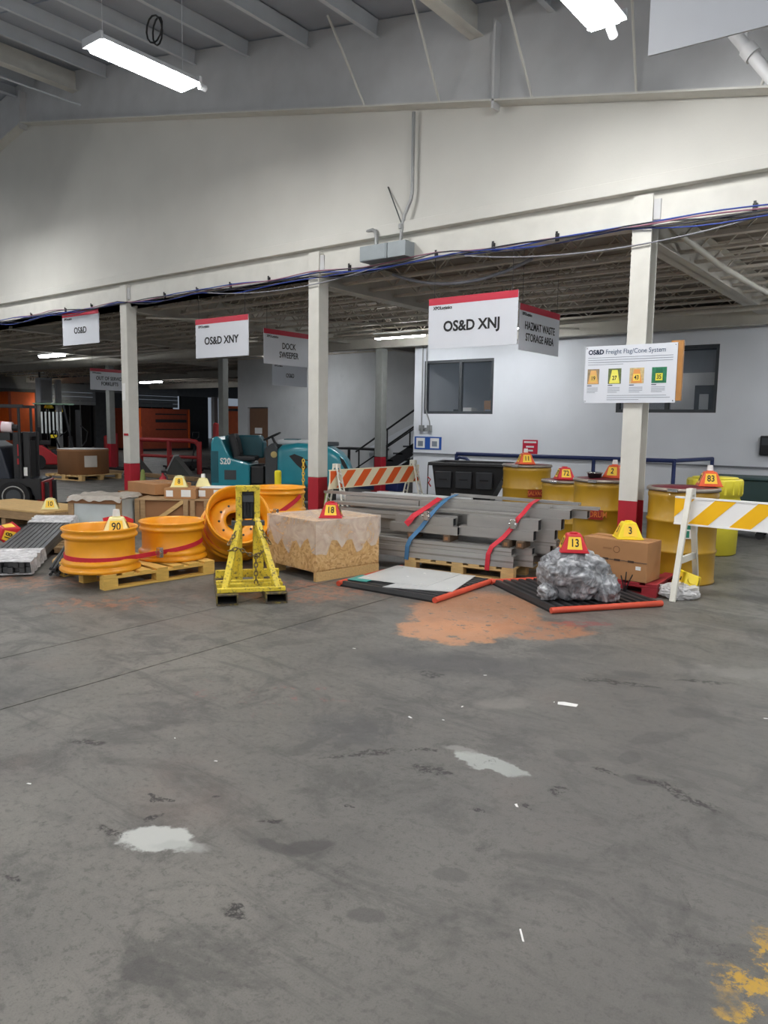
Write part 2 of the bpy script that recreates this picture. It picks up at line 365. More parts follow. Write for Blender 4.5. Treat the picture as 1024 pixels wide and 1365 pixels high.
                          ((-1.35,2.76),0.03,0.015,0), ((-2.57,3.91),0.10,0.06,0.3), ((-1.59,4.55),0.25,0.04,0.3), ((-2.01,2.93),0.08,0.02,0.9), ((-0.9,3.3),0.2,0.03,-0.3), ((-3.33,1.95),0.12,0.03,0.6), ((-1.2,4.9),0.2,0.03,0.5)): pitted(c, rx, ry, ro)
    # worn yellow line at the right
    spot((-0.30,2.16), 0.11, 0.46, 0.05, (186,146,42), 0.95, 0.35, W2, 0.52)
    # pits and hairline cracks
    pit = nz(7.0, 9, 0.8, 0.4); pits = ramp(pit.outputs['Fac'], 0.665, 0.70); col = mix(col, (42,40,40), mul(pits, 0.9))
    vo = N.new('ShaderNodeTexVoronoi'); vo.feature = 'DISTANCE_TO_EDGE'; vo.inputs['Scale'].default_value = 0.55; L.new(W3, vo.inputs['Vector'])
    crack = mul(ramp(vo.outputs['Distance'], 0.0, 0.005, True), ramp(mid.outputs['Fac'], 0.50, 0.56)); col = mix(col, (58,56,55), mul(crack, 0.7))
    L.new(col, b.inputs['Base Color'])
    ro = N.new('ShaderNodeMapRange'); ro.inputs[3].default_value = 0.34; ro.inputs[4].default_value = 0.66; L.new(mid.outputs['Fac'], ro.inputs[0]); L.new(ro.outputs[0], b.inputs['Roughness'])
    bp = N.new('ShaderNodeBump'); bp.inputs['Strength'].default_value = 0.25; bp.inputs['Distance'].default_value = 0.01; L.new(fine.outputs['Fac'], bp.inputs['Height'])
    L.new(bp.outputs[0], b.inputs['Normal'])
    return m
FLOORM = floor_material()

# ------------------------------------------------------------------ the shell
ROOF_S = 0.172                                    # roof pitch
RIDGE = -15.1
def roof_z(u): return 7.96-ROOF_S*abs(u-RIDGE)
def chord_z(u): return 7.34-0.197*abs(u-RIDGE)

floor = struct('floor', MB().box(-60, 14, -16, 46, -0.25, -0.02), DARK)
for x0, x1 in ((-60,-5.006), (-4.994,-4.106), (-4.094,14)):
    MB().box(x0, x1, -16, 46, -0.019, 0.0).build('floor_slab', FLOORM, floor)

# gable wall above the low opening
poly = [(-44,4.0),(10,4.0),(10,roof_z(10)+0.21),(RIDGE,roof_z(RIDGE)+0.21),(-44,roof_z(-44)+0.21)]
struct('wall_upper', MB().prism(poly, 8.0, 8.2, 'y'), WALLW)
struct('trim_1', MB().box(-44, 10, 7.90, 8.14, 4.0, 4.14), WALLW, bevel=0.008)           # ledge under the wall
fas = struct('trim_2', MB().box(-44, 10, 7.945, 7.965, 3.65, 3.90).box(-44, 10, 7.965, 8.12, 3.65, 3.67).box(-44, 10, 7.965, 8.12, 3.88, 3.90).box(-44,10,7.998,8.12,3.90,4.01), STEELW)   # edge beam

# rigid frame rafter on the wall
raf = struct('trim_3', None, None)
def slope_strip(z0f, z1f, y0, y1, ua, ub):
    return MB().prism([(ua,z0f(ua)),(ub,z0f(ub)),(ub,z1f(ub)),(ua,z1f(ua))], y0, y1, 'y')
for ua, ub in ((-30,RIDGE),(RIDGE,9.5)):
    slope_strip(chord_z, lambda u: roof_z(u)+0.215, 7.935, 7.955, ua, ub).build('web', GIRD, raf)
    slope_strip(lambda u: chord_z(u)-0.02, chord_z, 7.80, 7.998, ua, ub).build('bottom_flange', STEELW, raf)
MB().box(-4.56,-4.53,7.80,7.94,chord_z(-4.54)-0.10,roof_z(-4.54)-0.05).build('splice_plate', GIRD, raf)
MB().box(RIDGE-0.02,RIDGE+0.02,7.80,7.94,chord_z(RIDGE)-0.12,roof_z(RIDGE)-0.05).build('ridge_plate', GIRD, raf)

# roof: sheets on purlins
roof = struct('ceiling_upper', None, None)
def slope_mesh(ua, ub, wid):
    return MB().prism([(ua,roof_z(ua)+0.22),(ub,roof_z(ub)+0.22),(ub,roof_z(ub)+0.25),(ua,roof_z(ua)+0.25)], 0, wid, 'y')
for ua, ub in ((-44,RIDGE),(RIDGE,10)):
    me = slope_mesh(ua, ub, 0.985).mesh('roof_sheet', ROOFM)
    for k in range(22): link('roof_sheet', me, roof, 0, (0, 7.0-k*1.0, 0 if k%2 else 0.012))
pm = MB().box(-0.004,0.004,-14.5,7.93,0,0.22).box(-0.004,0.075,-14.5,7.93,0,0.006).box(-0.075,0.004,-14.5,7.93,0.214,0.22).mesh('purlin', PURL)
k = 0
for i in range(-14, 21):
    u = RIDGE+0.35+1.2*i if i >= 0 else RIDGE-0.35+1.2*(i+1)
    if u > 9.5 or u < -30: continue
    sl = -math.atan(ROOF_S) if u > RIDGE else math.atan(ROOF_S)
    link('purlin', pm, roof, 0, (u, 0, roof_z(u)), (0, -sl, 0))
# deeper strut purlins with a wide light flange
sp = MB().box(-0.006,0.006,-14.5,7.93,0,0.34).box(-0.09,0.09,-14.5,7.93,0,0.012).mesh('strut_purlin', STEELW)
for u in (-4.85, -13.3):
    link('strut_purlin', sp, roof, 0, (u, 0, roof_z(u)-0.16))
# flange braces and rod bracing
for u, du in ((-6.44,-0.16),(-5.29,-0.02),(-4.07,-0.1),(-2.91,0.08),(-1.75,0.45)):
    MB().cyl((u,7.84,chord_z(u)), (u+du,7.30,roof_z(u+du)+0.05), 0.016, n=6).build('flange_brace', STEELW, roof)
MB().cyl((-13.8,2.0,7.3),(-8.0,3.7,6.62),0.02,n=6).build('brace_rod', PURL, roof)
MB().cyl((-13.9,3.4,7.45),(-12.6,7.6,7.0),0.013,n=6).build('brace_rod', PURL, roof)
MB().cyl((-6.4,4.4,6.35),(-2.6,5.8,5.8),0.016,n=6).build('brace_rod', PURL, roof)

# low ceiling behind the opening
low = struct('ceiling_lower', MB().box(-60, 14, 8.13, 40, 3.96, 4.02), DECK)
def joist_mesh(u0, u1, step, web=True):
    mb = MB()
    mb.box(u0,u1,-0.05,0.05,3.925,3.955).box(u0,u1,-0.045,0.045,3.60,3.63)
    if web:
        n = int((u1-u0)/step)
        for i in range(n):
            a = u0+i*step
            mb.cyl((a,0,3.62),(a+step/2,0,3.93),0.011,n=4,cap=False).cyl((a+step/2,0,3.93),(a+step,0,3.62),0.011,n=4,cap=False)
    return mb.mesh('joist', JOIST)
jm = joist_mesh(-46, 6, 0.62)
y = 8.55
while y < 13.9: link('joist', jm, low, 0, (0,y,0)); y += 0.62
jm2 = joist_mesh(-46, 6, 1.0)
y = 14.6
while y < 30: link('joist', jm2, low, 0, (0,y,0)); y += 1.1
def ibeam(x0, x1, y0, y1, z0, z1, along):
    mb = MB(); t = 0.012
    if along == 'y':
        c = (x0+x1)/2; return mb.box(x0,x1,y0,y1,z0,z0+t).box(x0,x1,y0,y1,z1-t,z1).box(c-t/2,c+t/2,y0,y1,z0,z1)
    c = (y0+y1)/2; return mb.box(x0,x1,y0,y1,z0,z0+t).box(x0,x1,y0,y1,z1-t,z1).box(x0,x1,c-t/2,c+t/2,z0,z1)
for u in (1.68,-2.90+0.1,-7.48+0.1,-12.06+0.1,-16.64+0.1,-21.2+0.1,-25.8):
    ibeam(u-0.11,u+0.11,8.13,30,3.50,3.94,'y').build('girder', GIRDER_LOW, low)
for yy in (14.0, 20.0, 26.0):
    ibeam(-46,6,yy-0.1,yy+0.1,3.34,3.60,'x').build('girder', GIRDER_LOW, low)
for (a, b2, r) in (((-30,12.6,3.42),(2,12.6,3.42),0.04), ((-12.0,8.4,3.45),(-6.0,13.8,3.45),0.018)):
    MB().cyl(a,b2,r,n=8).build('sprinkler_pipe', GIRDER_LOW, low)
MB().tube([(-2.55,8.4,3.62),(-2.45,9.5,3.50),(-2.3,10.8,3.42),(-2.25,12.4,3.46)],0.035).build('duct_hose', GIRDER_LOW, low)

# far end wall with dock openings (seen under the low ceiling)
FU = -37.0
endw = struct('wall_end', MB().box(FU-0.2,FU,8.2,40,3.05,3.96), mat('end_wall_paint',(120,124,128),0.7,var=0.1))
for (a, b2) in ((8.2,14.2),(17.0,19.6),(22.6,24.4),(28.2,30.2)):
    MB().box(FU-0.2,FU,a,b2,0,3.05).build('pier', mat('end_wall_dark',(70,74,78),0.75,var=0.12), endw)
# rolled door panels over the openings, stacked as sections
sec = MB().box(0,0.06,0,2.9,0,0.20).mesh('door_section', mat('dock_door_paint',(132,138,144),0.5,var=0.06))
for k3, (a) in enumerate((14.15, 19.7, 25.0)):
    d = struct('door_%d' % (k3+1), None, None)
    for i in range(5): link('door_section', sec, d, 0, (FU+0.02, a, 2.35+0.215*i))
# trailers backed on to the docks
def trailer(loc, m, wid, label, rib):
    t = thing('trailer_body', label, 'trailer', loc)
    MB().box(-9,0,0,0.06,0.0,2.75).build('side_wall', m, t)
    MB().box(-9,0,wid-0.06,wid,0.0,2.75).build('side_wall', m, t)
    MB().box(-9,0,0.06,wid-0.06,2.69,2.75).build('roof', m, t)
    MB().box(-9,0,0.06,wid-0.06,0,0.05).build('deck', WOODO, t)
    MB().box(-9,-8.95,0.06,wid-0.06,0.05,2.69).build('front_wall', m, t)
    rm = MB().box(-0.03,0.03,0,0.03,0.05,2.69).mesh('wall_post', rib)
    for i in range(7): link('wall_post', rm, t, 0, (-0.9-i*1.1, wid-0.09, 0))
    return t
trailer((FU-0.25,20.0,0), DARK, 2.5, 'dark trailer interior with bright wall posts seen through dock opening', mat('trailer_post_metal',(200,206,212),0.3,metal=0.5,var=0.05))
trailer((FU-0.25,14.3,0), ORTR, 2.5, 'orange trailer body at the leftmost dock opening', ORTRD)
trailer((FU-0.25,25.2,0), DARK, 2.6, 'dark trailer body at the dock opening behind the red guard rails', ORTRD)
# the rust orange container behind the guard rails
t = thing('container', 'rust orange container with dark lettering bands behind the red guard rails', 'container', (-35.0,23.1,0), 0)
MB().box(-1.2,1.2,0,3.2,0.12,2.22).build('body', ORTRD, t)
for z in (1.9,1.5,1.1): MB().box(1.202,1.206,1.0,3.0,z,z+(0.06 if z!=1.5 else 0.16)).build('lettering_band', BLK, t)
MB().box(-1.2,1.2,0.1,3.1,0,0.12).build('skids', BLK, t)
MB().box(1.201,1.23,0.0,0.1,0.12,2.22).box(1.201,1.23,3.1,3.2,0.12,2.22).build('corner_posts', ORTR, t)

# white block room with the brown door
blk = struct('wall_block', MB().box(-20.2,-19.7,17.8,18.0,0,3.9).box(-18.7,-10.4,17.8,18.0,0,3.9).box(-19.7,-18.7,17.8,18.0,2.1,3.9).box(-20.2,-20.0,18.0,30,0,3.9), mat('block_room_paint',(206,208,210),0.75,var=0.05,scale=2,dirt=(180,182,186),dirt_amt=0.3,dscale=0.8))
dr = struct('door_4', MB().box(-19.66,-18.74,17.86,17.9,0,2.06), DOORB)
MB().box(-19.4,-19.05,17.85,17.86,1.2,1.4).build('paper_notice', PAPER, dr)
MB().cyl((-18.86,17.86,1.0),(-18.86,17.80,1.0),0.03).build('door_knob', CHROME, dr)
MB().box(-18.2,-17.9,17.74,17.8,2.9,3.15).build('wall_vent', DGREY, blk)
MB().box(-16.6,-16.35,17.72,17.8,1.35,1.7).build('dispenser', PAPER, blk)
# office wall with two windows
OW = 14.3
def wall_holes(u0, u1, z0, z1, holes, y0, y1):
    mb = MB(); x = u0
    for (a, b2, c, d) in holes:
        mb.box(x,a,y0,y1,z0,z1).box(a,b2,y0,y1,z0,c).box(a,b2,y0,y1,d,z1); x = b2
    return mb.box(x,u1,y0,y1,z0,z1)
W_A = (-9.90,-8.10,1.84,3.03); W_B = (-5.40,-3.57,1.88,3.09)
offw = struct('wall_office', wall_holes(-10.17, 8, 0, 3.40, (W_A, W_B), OW, OW+0.16), OFFW)
MB().box(-10.17,-10.0,OW+0.16,19,0,3.4).build('side_return', OFFW, offw)
MB().box(-10.17,8,OW-0.03,OW,0.92,0.95).build('chair_rail', mat('chair_rail_grey',(120,122,128),0.6), offw)
MB().box(-10.17,8,OW-0.02,OW+0.2,3.40,3.52).build('top_plate', DGREY, offw)
def window(n, wn, mull):
    a, b2, c, d = wn
    f = struct('window_%d' % n, MB().box(a,b2,OW+0.02,OW+0.12,c,c+0.06).box(a,b2,OW+0.02,OW+0.12,d-0.06,d).box(a,a+0.06,OW+0.02,OW+0.12,c+0.06,d-0.06).box(b2-0.06,b2,OW+0.02,OW+0.12,c+0.06,d-0.06), DGREY)
    xs = [a+0.06]+mull+[b2-0.06]
    for x in mull: MB().box(x-0.035,x+0.035,OW+0.03,OW+0.11,c+0.06,d-0.06).build('mullion', DGREY, f)
    for i in range(len(xs)-1):
        MB().box(xs[i]+(0.035 if i else 0),xs[i+1]-(0.035 if i < len(mull) else 0),OW+0.065,OW+0.071,c+0.06,d-0.06).build('pane', GLASS, f)
    return f
window(1, W_A, [-8.95]); window(2, W_B, [-4.45])
# inside the office
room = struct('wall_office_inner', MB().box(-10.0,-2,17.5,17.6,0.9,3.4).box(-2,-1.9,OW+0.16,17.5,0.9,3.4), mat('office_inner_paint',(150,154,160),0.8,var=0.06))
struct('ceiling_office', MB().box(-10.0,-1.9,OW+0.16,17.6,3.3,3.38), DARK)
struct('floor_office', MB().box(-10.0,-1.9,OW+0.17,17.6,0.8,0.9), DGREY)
struct('wall_office_partition', MB().box(-5.0,-3.9,16.4,16.5,0.9,2.74), mat('partition_white',(214,214,212),0.7,var=0.02))
d5 = struct('door_5', MB().box(-4.52,-4.14,16.36,16.4,0.9,2.48), DGREY)
MB().box(-4.42,-4.24,16.35,16.36,1.95,2.3).build('paper_notice', PAPER, d5)
# ------------------------------------------------------------------ columns
def hsec(x0, x1, y0, y1, t=0.014):
    c = (x0+x1)/2
    return [(x0,y0),(x1,y0),(x1,y0+t),(c+t/2,y0+t),(c+t/2,y1-t),(x1,y1-t),(x1,y1),(x0,y1),(x0,y1-t),(c-t/2,y1-t),(c-t/2,y0+t),(x0,y0+t)]
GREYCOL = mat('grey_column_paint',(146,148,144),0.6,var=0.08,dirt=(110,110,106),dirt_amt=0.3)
def column(u, wq, top, label, kind='box', red=0.82, wid=0.2, dep=0.21):
    t = thing('steel_column', label, 'column', (u, wq, 0))
    sec_ = hsec(0,wid,0,dep) if kind == 'h' else [(0,0),(wid,0),(wid,dep),(0,dep)]
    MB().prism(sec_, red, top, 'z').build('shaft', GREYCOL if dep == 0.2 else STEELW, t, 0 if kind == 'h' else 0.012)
    MB().prism(sec_, 0.015, red, 'z').build('red_base', REDP, t, 0 if kind == 'h' else 0.012)
    MB().box(-0.05,wid+0.05,-0.05,dep+0.05,0,0.015).build('base_plate', REDP, t)
    return t
column(-2.90,7.9,3.955,'white steel column with red base behind the cardboard box and information board','h')
c2 = column(-7.48,7.9,3.955,'white steel column with red base behind the wrapped crate')
c1 = column(-12.06,7.9,3.955,'white steel column with red base behind the flat cardboard boxes')
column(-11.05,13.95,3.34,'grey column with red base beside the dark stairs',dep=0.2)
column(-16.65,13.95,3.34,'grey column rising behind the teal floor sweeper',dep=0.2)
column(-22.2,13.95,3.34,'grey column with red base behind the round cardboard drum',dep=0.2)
for u in (-7.48,-2.90,-12.06):   # cleat angles beside the column heads
    struct('trim_%d' % (4 if u == -7.48 else 5 if u == -2.90 else 6), MB().box(u+0.2,u+0.27,7.925,7.945,3.70,3.90), GIRD)
MB().box(0.05,0.17,-0.012,0.0,1.32,1.36).build('red_tag', REDP, c1)
MB().box(0.02,0.11,-0.003,0.0,1.95,2.25).build('paper_notice', PAPER, c1)

# ------------------------------------------------------------------ lamps
def highbay(loc, label, rotz=0.0):
    t = thing('high_bay_light', label, 'ceiling light', loc, rotz, 'high bay lights under the upper roof')
    L2 = 0.60
    MB().prism([(-0.17,0.0),(0.17,0.0),(0.12,0.07),(-0.12,0.07)], -L2, L2, 'y').build('hood', HOOD, t)
    MB().prism([(-0.155,0.0),(-0.12,-0.05),(0.12,-0.05),(0.155,0.0)],-L2+0.03,L2-0.03,'y').build('diffuser', LAMPM, t)
    MB().box(-0.17,0.17,-L2-0.03,-L2,-0.012,0.07).build('end_cap', HOOD, t)
    MB().box(-0.17,0.17,L2,L2+0.03,-0.012,0.07).build('end_cap', HOOD, t)
    top = roof_z(loc[0])+0.2-loc[2]
    for s in (-0.5,0.5): MB().cyl((0,s,0.07),(0,s,top),0.003,n=5).build('hanger_wire', HOOD, t)
    return t
hb1 = highbay((-7.35,5.20,5.40),'glowing high bay light at upper left of the photo')
MB().tube([(0.05*math.cos(a)*2.2,0.15+0.04*math.sin(a*0.5),0.42+0.14*math.sin(a)) for a in [i*0.5 for i in range(30)]],0.01,6).build('coiled_cord', BLK, hb1)
MB().cyl((0.05,0.69,0.02),(0.05,0.78,0.02),0.035).build('sensor', HOOD, hb1)
hb2 = highbay((-2.70,5.90,5.00),'glowing high bay light at the top edge beside the big white sign')
MB().cyl((0.0,0.69,0.0),(0.0,0.77,-0.04),0.04).build('sensor', HOOD, hb2)
for u, yy in [(-14.8,5.6),(-20.0,5.6),(2.3,5.6),(7.0,5.6)]+[(u,yy) for u in (-19.0,-13.4,-7.6,-2.7,2.3,7.0) for yy in (-0.8,-6.4,-12.0)]:
    highbay((u,yy,min(5.4,roof_z(u)-0.35)),'high bay light outside the photo over the dock floor')
def lowlamp(loc, label, L2=0.62, m=LAMPL):
    t = thing('strip_light', label, 'ceiling light', loc, 0, 'strip lights under the low ceiling')
    MB().box(-L2,L2,-0.11,0.11,0.03,0.09).build('housing', HOOD, t)
    MB().prism([(-0.10,0.03),(-0.07,-0.03),(0.07,-0.03),(0.10,0.03)],-L2+0.02,L2-0.02,'x').build('diffuser', m, t)
    for s in (-0.45,0.45): MB().cyl((s,0,0.09),(s,0,3.96-loc[2]),0.006,n=5).build('hanger_wire', BLK, t)
lowlamp((-9.55,12.85,3.42),'glowing strip light left of the middle hanging sign over the stairs side')
lowlamp((-7.25,12.75,3.42),'added strip light unseen behind the largest hanging sign')  # added out of view to brighten the office wall
for u, yy in ((-0.9,12.6),(-0.9,9.6),(3.6,12.6)): lowlamp((u,yy,3.42),'added strip light out of view under the low ceiling at the right')  # added off-frame to lift the light under the low ceiling
lowlamp((-15.85,15.8,3.42),'added strip light unseen behind the dock sweeper sign')  # added out of sight to brighten the block room wall
lowlamp((-21.7,11.9,3.46),'glowing strip light at the far left under the first small sign')
lowlamp((-31.3,22.1,3.42),'small glowing strip light far behind the leftmost white column',0.8)
lowlamp((-33.5,13.6,3.40),'faint strip light at the left edge by the dock openings',0.5)

# ------------------------------------------------------------------ hanging signs
def sign(loc, rotz, lines, label, size=0.13, wid=1.22, hei=0.6, top=3.65, logo=True, sx=0.78, name='hanging_sign', weight=0.002):
    t = thing(name, label, 'sign', loc, rotz)
    MB().box(0,wid,0,0.012,0,hei).build('panel', SIGNW, t)
    if lines is not None:
        MB().box(0,wid,-0.002,0.0,hei-0.085,hei).build('red_band', SIGNR, t)
        MB().box(0,wid,0.012,0.014,hei-0.085,hei).build('red_band', SIGNR, t)
        if logo: text('XPOLogistics', 0.056, BLACK, t, (0.07,-0.003,hei-0.125), sx=0.9, weight=0.0012, align='LEFT', name='logo_lettering')
        n = len(lines)
        for i, s in enumerate(lines):
            text(s, size, BLACK, t, (wid/2,-0.003,hei*0.42+(n-1-2*i)*size*0.52), sx=sx, weight=weight)
    for x in (0.08, wid-0.08): MB().cyl((x,0.006,hei),(x,0.006,top-loc[2]),0.003,n=5).build('hanger_wire', DGREY, t)
    return t
sign((-14.15,8.0,3.02),0,['OS&D'],'hanging sign reading only OS&D left of the leftmost column',0.165,1.26,0.62,sx=1.0,weight=0.003)
sign((-10.09,8.0,2.615),0,['OS&D XNY'],'hanging sign reading OS&D XNY between left and middle columns',0.165,1.26,0.62,sx=0.98,weight=0.004)
sign((-5.49,8.0,2.545),0,['OS&D XNJ'],'largest hanging sign reading OS&D XNJ right of the middle column',0.175,1.25,0.62,sx=0.98,weight=0.005)
sign((-4.77,9.06,2.60),PI/2,['HAZMAT WASTE','STORAGE AREA'],'hanging sign reading HAZMAT WASTE STORAGE AREA',0.145,top=3.96,sx=0.83)
sign((-9.73,9.17,2.61),PI/2,['DOCK','SWEEPER'],'shiny hanging sign reading DOCK SWEEPER behind the middle column',0.15,top=3.96)
sign((-19.65,11.88,2.44),PI/2,['OUT OF SERVICE','FORKLIFTS'],'hanging sign reading OUT OF SERVICE FORKLIFTS behind the leftmost column',0.145,top=3.96,sx=0.78)
sign((-13.5,13.0,2.50),PI/2,['OS&D'],'small hanging sign partly hidden below the dock sweeper sign',0.14,top=3.96)
sign((-1.42,3.96,3.45),0.06,None,'large blank white panel hanging at the upper right corner',wid=1.6,hei=1.0,top=5.9)
t = thing('dock_number_sign','small grey dock sign reading 63 over the far dock openings','sign',(FU+0.02,18.9,3.38),PI/2)
MB().box(0,0.6,0,0.02,0,0.42).build('panel', mat('dock_sign_grey',(176,180,182),0.5), t); text('63',0.3,BLACK,t,(0.3,-0.004,0.2),weight=0.004)
t = thing('dock_number_sign','wide dark dock sign reading 1162 over the far dock openings','sign',(FU+0.021,20.3,3.43),PI/2)
MB().box(0,1.7,0,0.02,0,0.36).build('panel', DGREY, t); text('/ 1162',0.3,PAPER,t,(0.95,-0.004,0.17),weight=0.004)

# information board on the right column
t = thing('information_board','white information board titled Freight Flag/Cone System on the right column','sign',(-3.33,7.86,1.855))
MB().box(0,0.97,0,0.01,0,0.60).build('panel', SIGNW, t)
MB().box(0.90,1.02,0.012,0.05,0.02,0.62).build('wood_backing', mat('plywood_edge',(176,124,66),0.6,var=0.1), t)
NAVY = mat('navy_print',(24,40,66),0.6,var=0.0); GPR = mat('grey_print',(132,140,152),0.6,var=0.0)
text('OS&D',0.068,NAVY,t,(0.035,-0.002,0.535),sx=0.95,weight=0.0025,align='LEFT')
text('Freight Flag/Cone System',0.068,mat('blue_grey_print',(70,92,120),0.6,var=0.0),t,(0.225,-0.002,0.535),sx=0.9,align='LEFT')
pics = [((0.035,0.165),(150,134,110),(224,172,104),(222,186,96),'19'),((0.265,0.405),(96,110,70),(232,226,96),(238,232,110),'27'),
        ((0.495,0.645),(196,176,130),(222,150,80),(240,206,90),'43'),((0.725,0.875),(40,120,84),(30,104,72),(220,214,70),'35')]
for i, ((a,b2),bg,cc,st,num) in enumerate(pics):
    MB().box(a,b2,-0.002,0,0.20,0.36).build('picture', mat('picture_ground_%d'%i,bg,0.5,var=0.25,scale=30), t)
    c = (a+b2)/2
    MB().prism([(c-0.058,0.205),(c+0.058,0.205),(c+0.03,0.345),(c-0.03,0.345)],-0.003,-0.002,'y').build('pictured_cone', mat('picture_cone_%d'%i,cc,0.5,var=0.05), t)
    MB().box(c-0.036,c+0.036,-0.004,-0.003,0.225,0.298).build('pictured_sticker', mat('picture_sticker_%d'%i,st,0.5,var=0.02), t)
    text(num,0.062,BLACK,t,(c,-0.0045,0.26),sx=0.8,weight=0.001)
    MB().box(a,a+0.05,-0.002,0,0.18,0.188).build('caption_line', NAVY, t)
    for j in range(4): MB().box(a,b2-0.01-0.03*(j==3),-0.002,0,0.158-0.016*j,0.163-0.016*j).build('caption_line', GPR, t)
for j,(xa,xb) in enumerate(((0.035,0.93),(0.035,0.93),(0.035,0.93),(0.035,0.42))):
    MB().box(xa,xb,-0.002,0,0.475-0.024*j,0.480-0.024*j).build('caption_line', GPR, t)
for j,(xa,xb) in enumerate(((0.26,0.88),(0.26,0.92),(0.26,0.6))):
    MB().box(xa,xb,-0.002,0,0.075-0.022*j,0.080-0.022*j).build('caption_line', GPR, t)
for x,z in ((0.02,0.02),(0.95,0.02),(0.02,0.58),(0.95,0.58)): MB().cyl((x,0,z),(x,-0.005,z),0.006,n=8).build('screw', CHROME, t)
# ------------------------------------------------------------------ box, conduits and cables at the edge beam
t = thing('junction_box','grey metal electrical box on the edge beam right of the middle column','electrical box',(-6.42,7.945,3.68),0)
MB().box(0,0.44,-0.2,0,0,0.19).build('box_body', mat('electrical_grey',(142,150,154),0.5,metal=0.2,var=0.06), t, 0.006)
MB().box(0.45,0.73,-0.2,0,0,0.19).build('box_body', mat('electrical_grey',(0,0,0)), t, 0.006)
MB().box(0.02,0.42,-0.205,-0.2,0.01,0.18).build('cover', mat('electrical_grey',(0,0,0)), t)
t = thing('conduit','vertical grey conduit running from the roof flange down to the electrical box','conduit',(-5.73,7.95,3.87))
MB().tube([(0,-0.02,1.56),(0,-0.02,0.62),(-0.02,-0.02,0.52),(-0.10,-0.04,0.34),(-0.13,-0.05,0.22),(-0.14,-0.06,0.0)],0.022).build('pipe', CONDU, t)
MB().cyl((-0.14,-0.055,0.18),(-0.14,-0.055,0.24),0.032).build('coupling', CONDU, t)
t = thing('conduit','short bent grey conduit from the electrical box into the wall','conduit',(-6.23,7.85,3.87))
MB().tube([(0,0,0),(0,0,0.12),(-0.03,0.02,0.2),(-0.1,0.05,0.23),(-0.2,0.07,0.23),(-0.36,0.15,0.21)],0.026).build('pipe', CONDU, t)
tag(MB().cyl((-6.16,7.99,4.63),(-5.87,7.9,4.12),0.008,n=6).build('loose_rod', DGREY), 'thin dark rod leaning on the wall above the electrical box', 'rod')
def cable(pts, r, m, label):
    tag(MB().tube(pts, r, 6).build('cable', m), label, 'cable', 'cables along the edge beam')
def run(z0, amp, ph, yy, u0=1.0, u1=-20.0, n=90):
    out = []
    for i in range(n+1):
        u = u0+(u1-u0)*i/n
        out.append((u, yy+0.012*math.sin(2.1*u+ph), z0-amp*abs(math.sin((u+2.9)*PI/1.15*0.5))*(0.6+0.4*math.sin(u*0.9+ph*2))-0.02*math.sin(0.8*u+ph)-0.012*math.sin(3.7*u+2*ph)))
    return out
cable(run(3.66,0.05,0.0,7.87),0.008,CABB,'blue cable along the lower edge of the beam')
cable(run(3.64,0.08,0.9,7.86),0.008,CABD,'dark cable along the lower edge of the beam')
cable(run(3.62,0.06,1.9,7.865),0.007,CABB,'second blue cable sagging under the beam edge')
cable(run(3.655,0.09,2.6,7.855),0.007,CABD,'lower dark cable sagging under the beam edge')
cable(run(3.67,0.04,3.3,7.875),0.008,mat('pink_cable',(150,100,120),0.5),'thin pinkish cable along the beam')
cable(catenary((-4.9,7.87,3.60),(-1.4,7.87,3.62),0.16,20),0.008,CABG,'thin grey cable sagging across the right column')
cable(catenary((-9.6,7.86,3.6),(-6.2,7.86,3.62),0.12,20),0.008,CABG,'thin grey cable sagging across the middle column')
cable(catenary((-6.3,8.3,3.60),(-4.3,8.45,3.60),0.2,16),0.02,CABG,'thick pale cable drooping behind the largest sign')
clipm = MB().box(-0.02,0.02,-0.02,0.0,-0.03,0.05).box(-0.012,0.012,-0.03,-0.02,0.02,0.07).mesh('beam_clip', BLK)
for i, u in enumerate((-1.75,-3.75,-4.55,-5.35,-6.75,-8.3,-9.15,-9.95,-10.8,-13.0,-13.9,-15.2)):
    tag(link('beam_clip', clipm, None, 0, (u,7.943,3.66)), 'small black clip on the lower edge of the beam', 'clip', 'black clips along the edge beam')
# ------------------------------------------------------------------ things fixed to the office wall and around it
t = thing('outlet_boxes','two grey outlet boxes with conduits beside the left office window','outlet',(-10.0,OW,1.45))
MB().box(0.02,0.13,-0.07,0,0,0.13).build('box_body', CONDU, t, 0.005); MB().box(0.24,0.35,-0.07,0,0,0.13).build('box_body', CONDU, t, 0.005)
MB().cyl((0.07,-0.03,0.13),(0.07,-0.03,1.95),0.014,n=8).build('conduit', CONDU, t)
MB().tube([(0.30,-0.03,0.13),(0.29,-0.03,0.22),(0.20,-0.03,0.42),(0.18,-0.03,0.52),(0.18,-0.03,1.95)],0.014).build('conduit', CONDU, t)
MB().cyl((0.13,-0.03,0.06),(0.24,-0.03,0.06),0.014,n=8).build('conduit', CONDU, t)
t = thing('notice_panel','blue panel with two white paper notices on the office wall','notice board',(-10.13,OW-0.012,1.03))
MB().box(0,0.74,0,0.012,0,0.29).build('panel', BLUEP, t)
for x in (0.05,0.44):
    p = MB().box(x,x+0.24,-0.003,0,0.03,0.26).build('paper_notice', PAPER, t)
    MB().box(x+0.05,x+0.19,-0.005,-0.003,0.07,0.19).build('printed_block', GPR, p)
t = thing('safety_sign','small red sign with white print on the office wall behind the rail','sign',(-7.35,OW-0.01,1.02))
MB().box(0,0.34,0,0.01,0,0.29).build('panel', SIGNR, t)
for z,a,b2 in ((0.225,0.03,0.31),(0.13,0.08,0.26),(0.05,0.10,0.24)): MB().box(a,b2,-0.002,0,z,z+0.035).build('print_line', PAPER, t)
t = thing('wall_phone','small black box on the office wall at the right edge','wall box',(-2.80,OW-0.09,1.15))
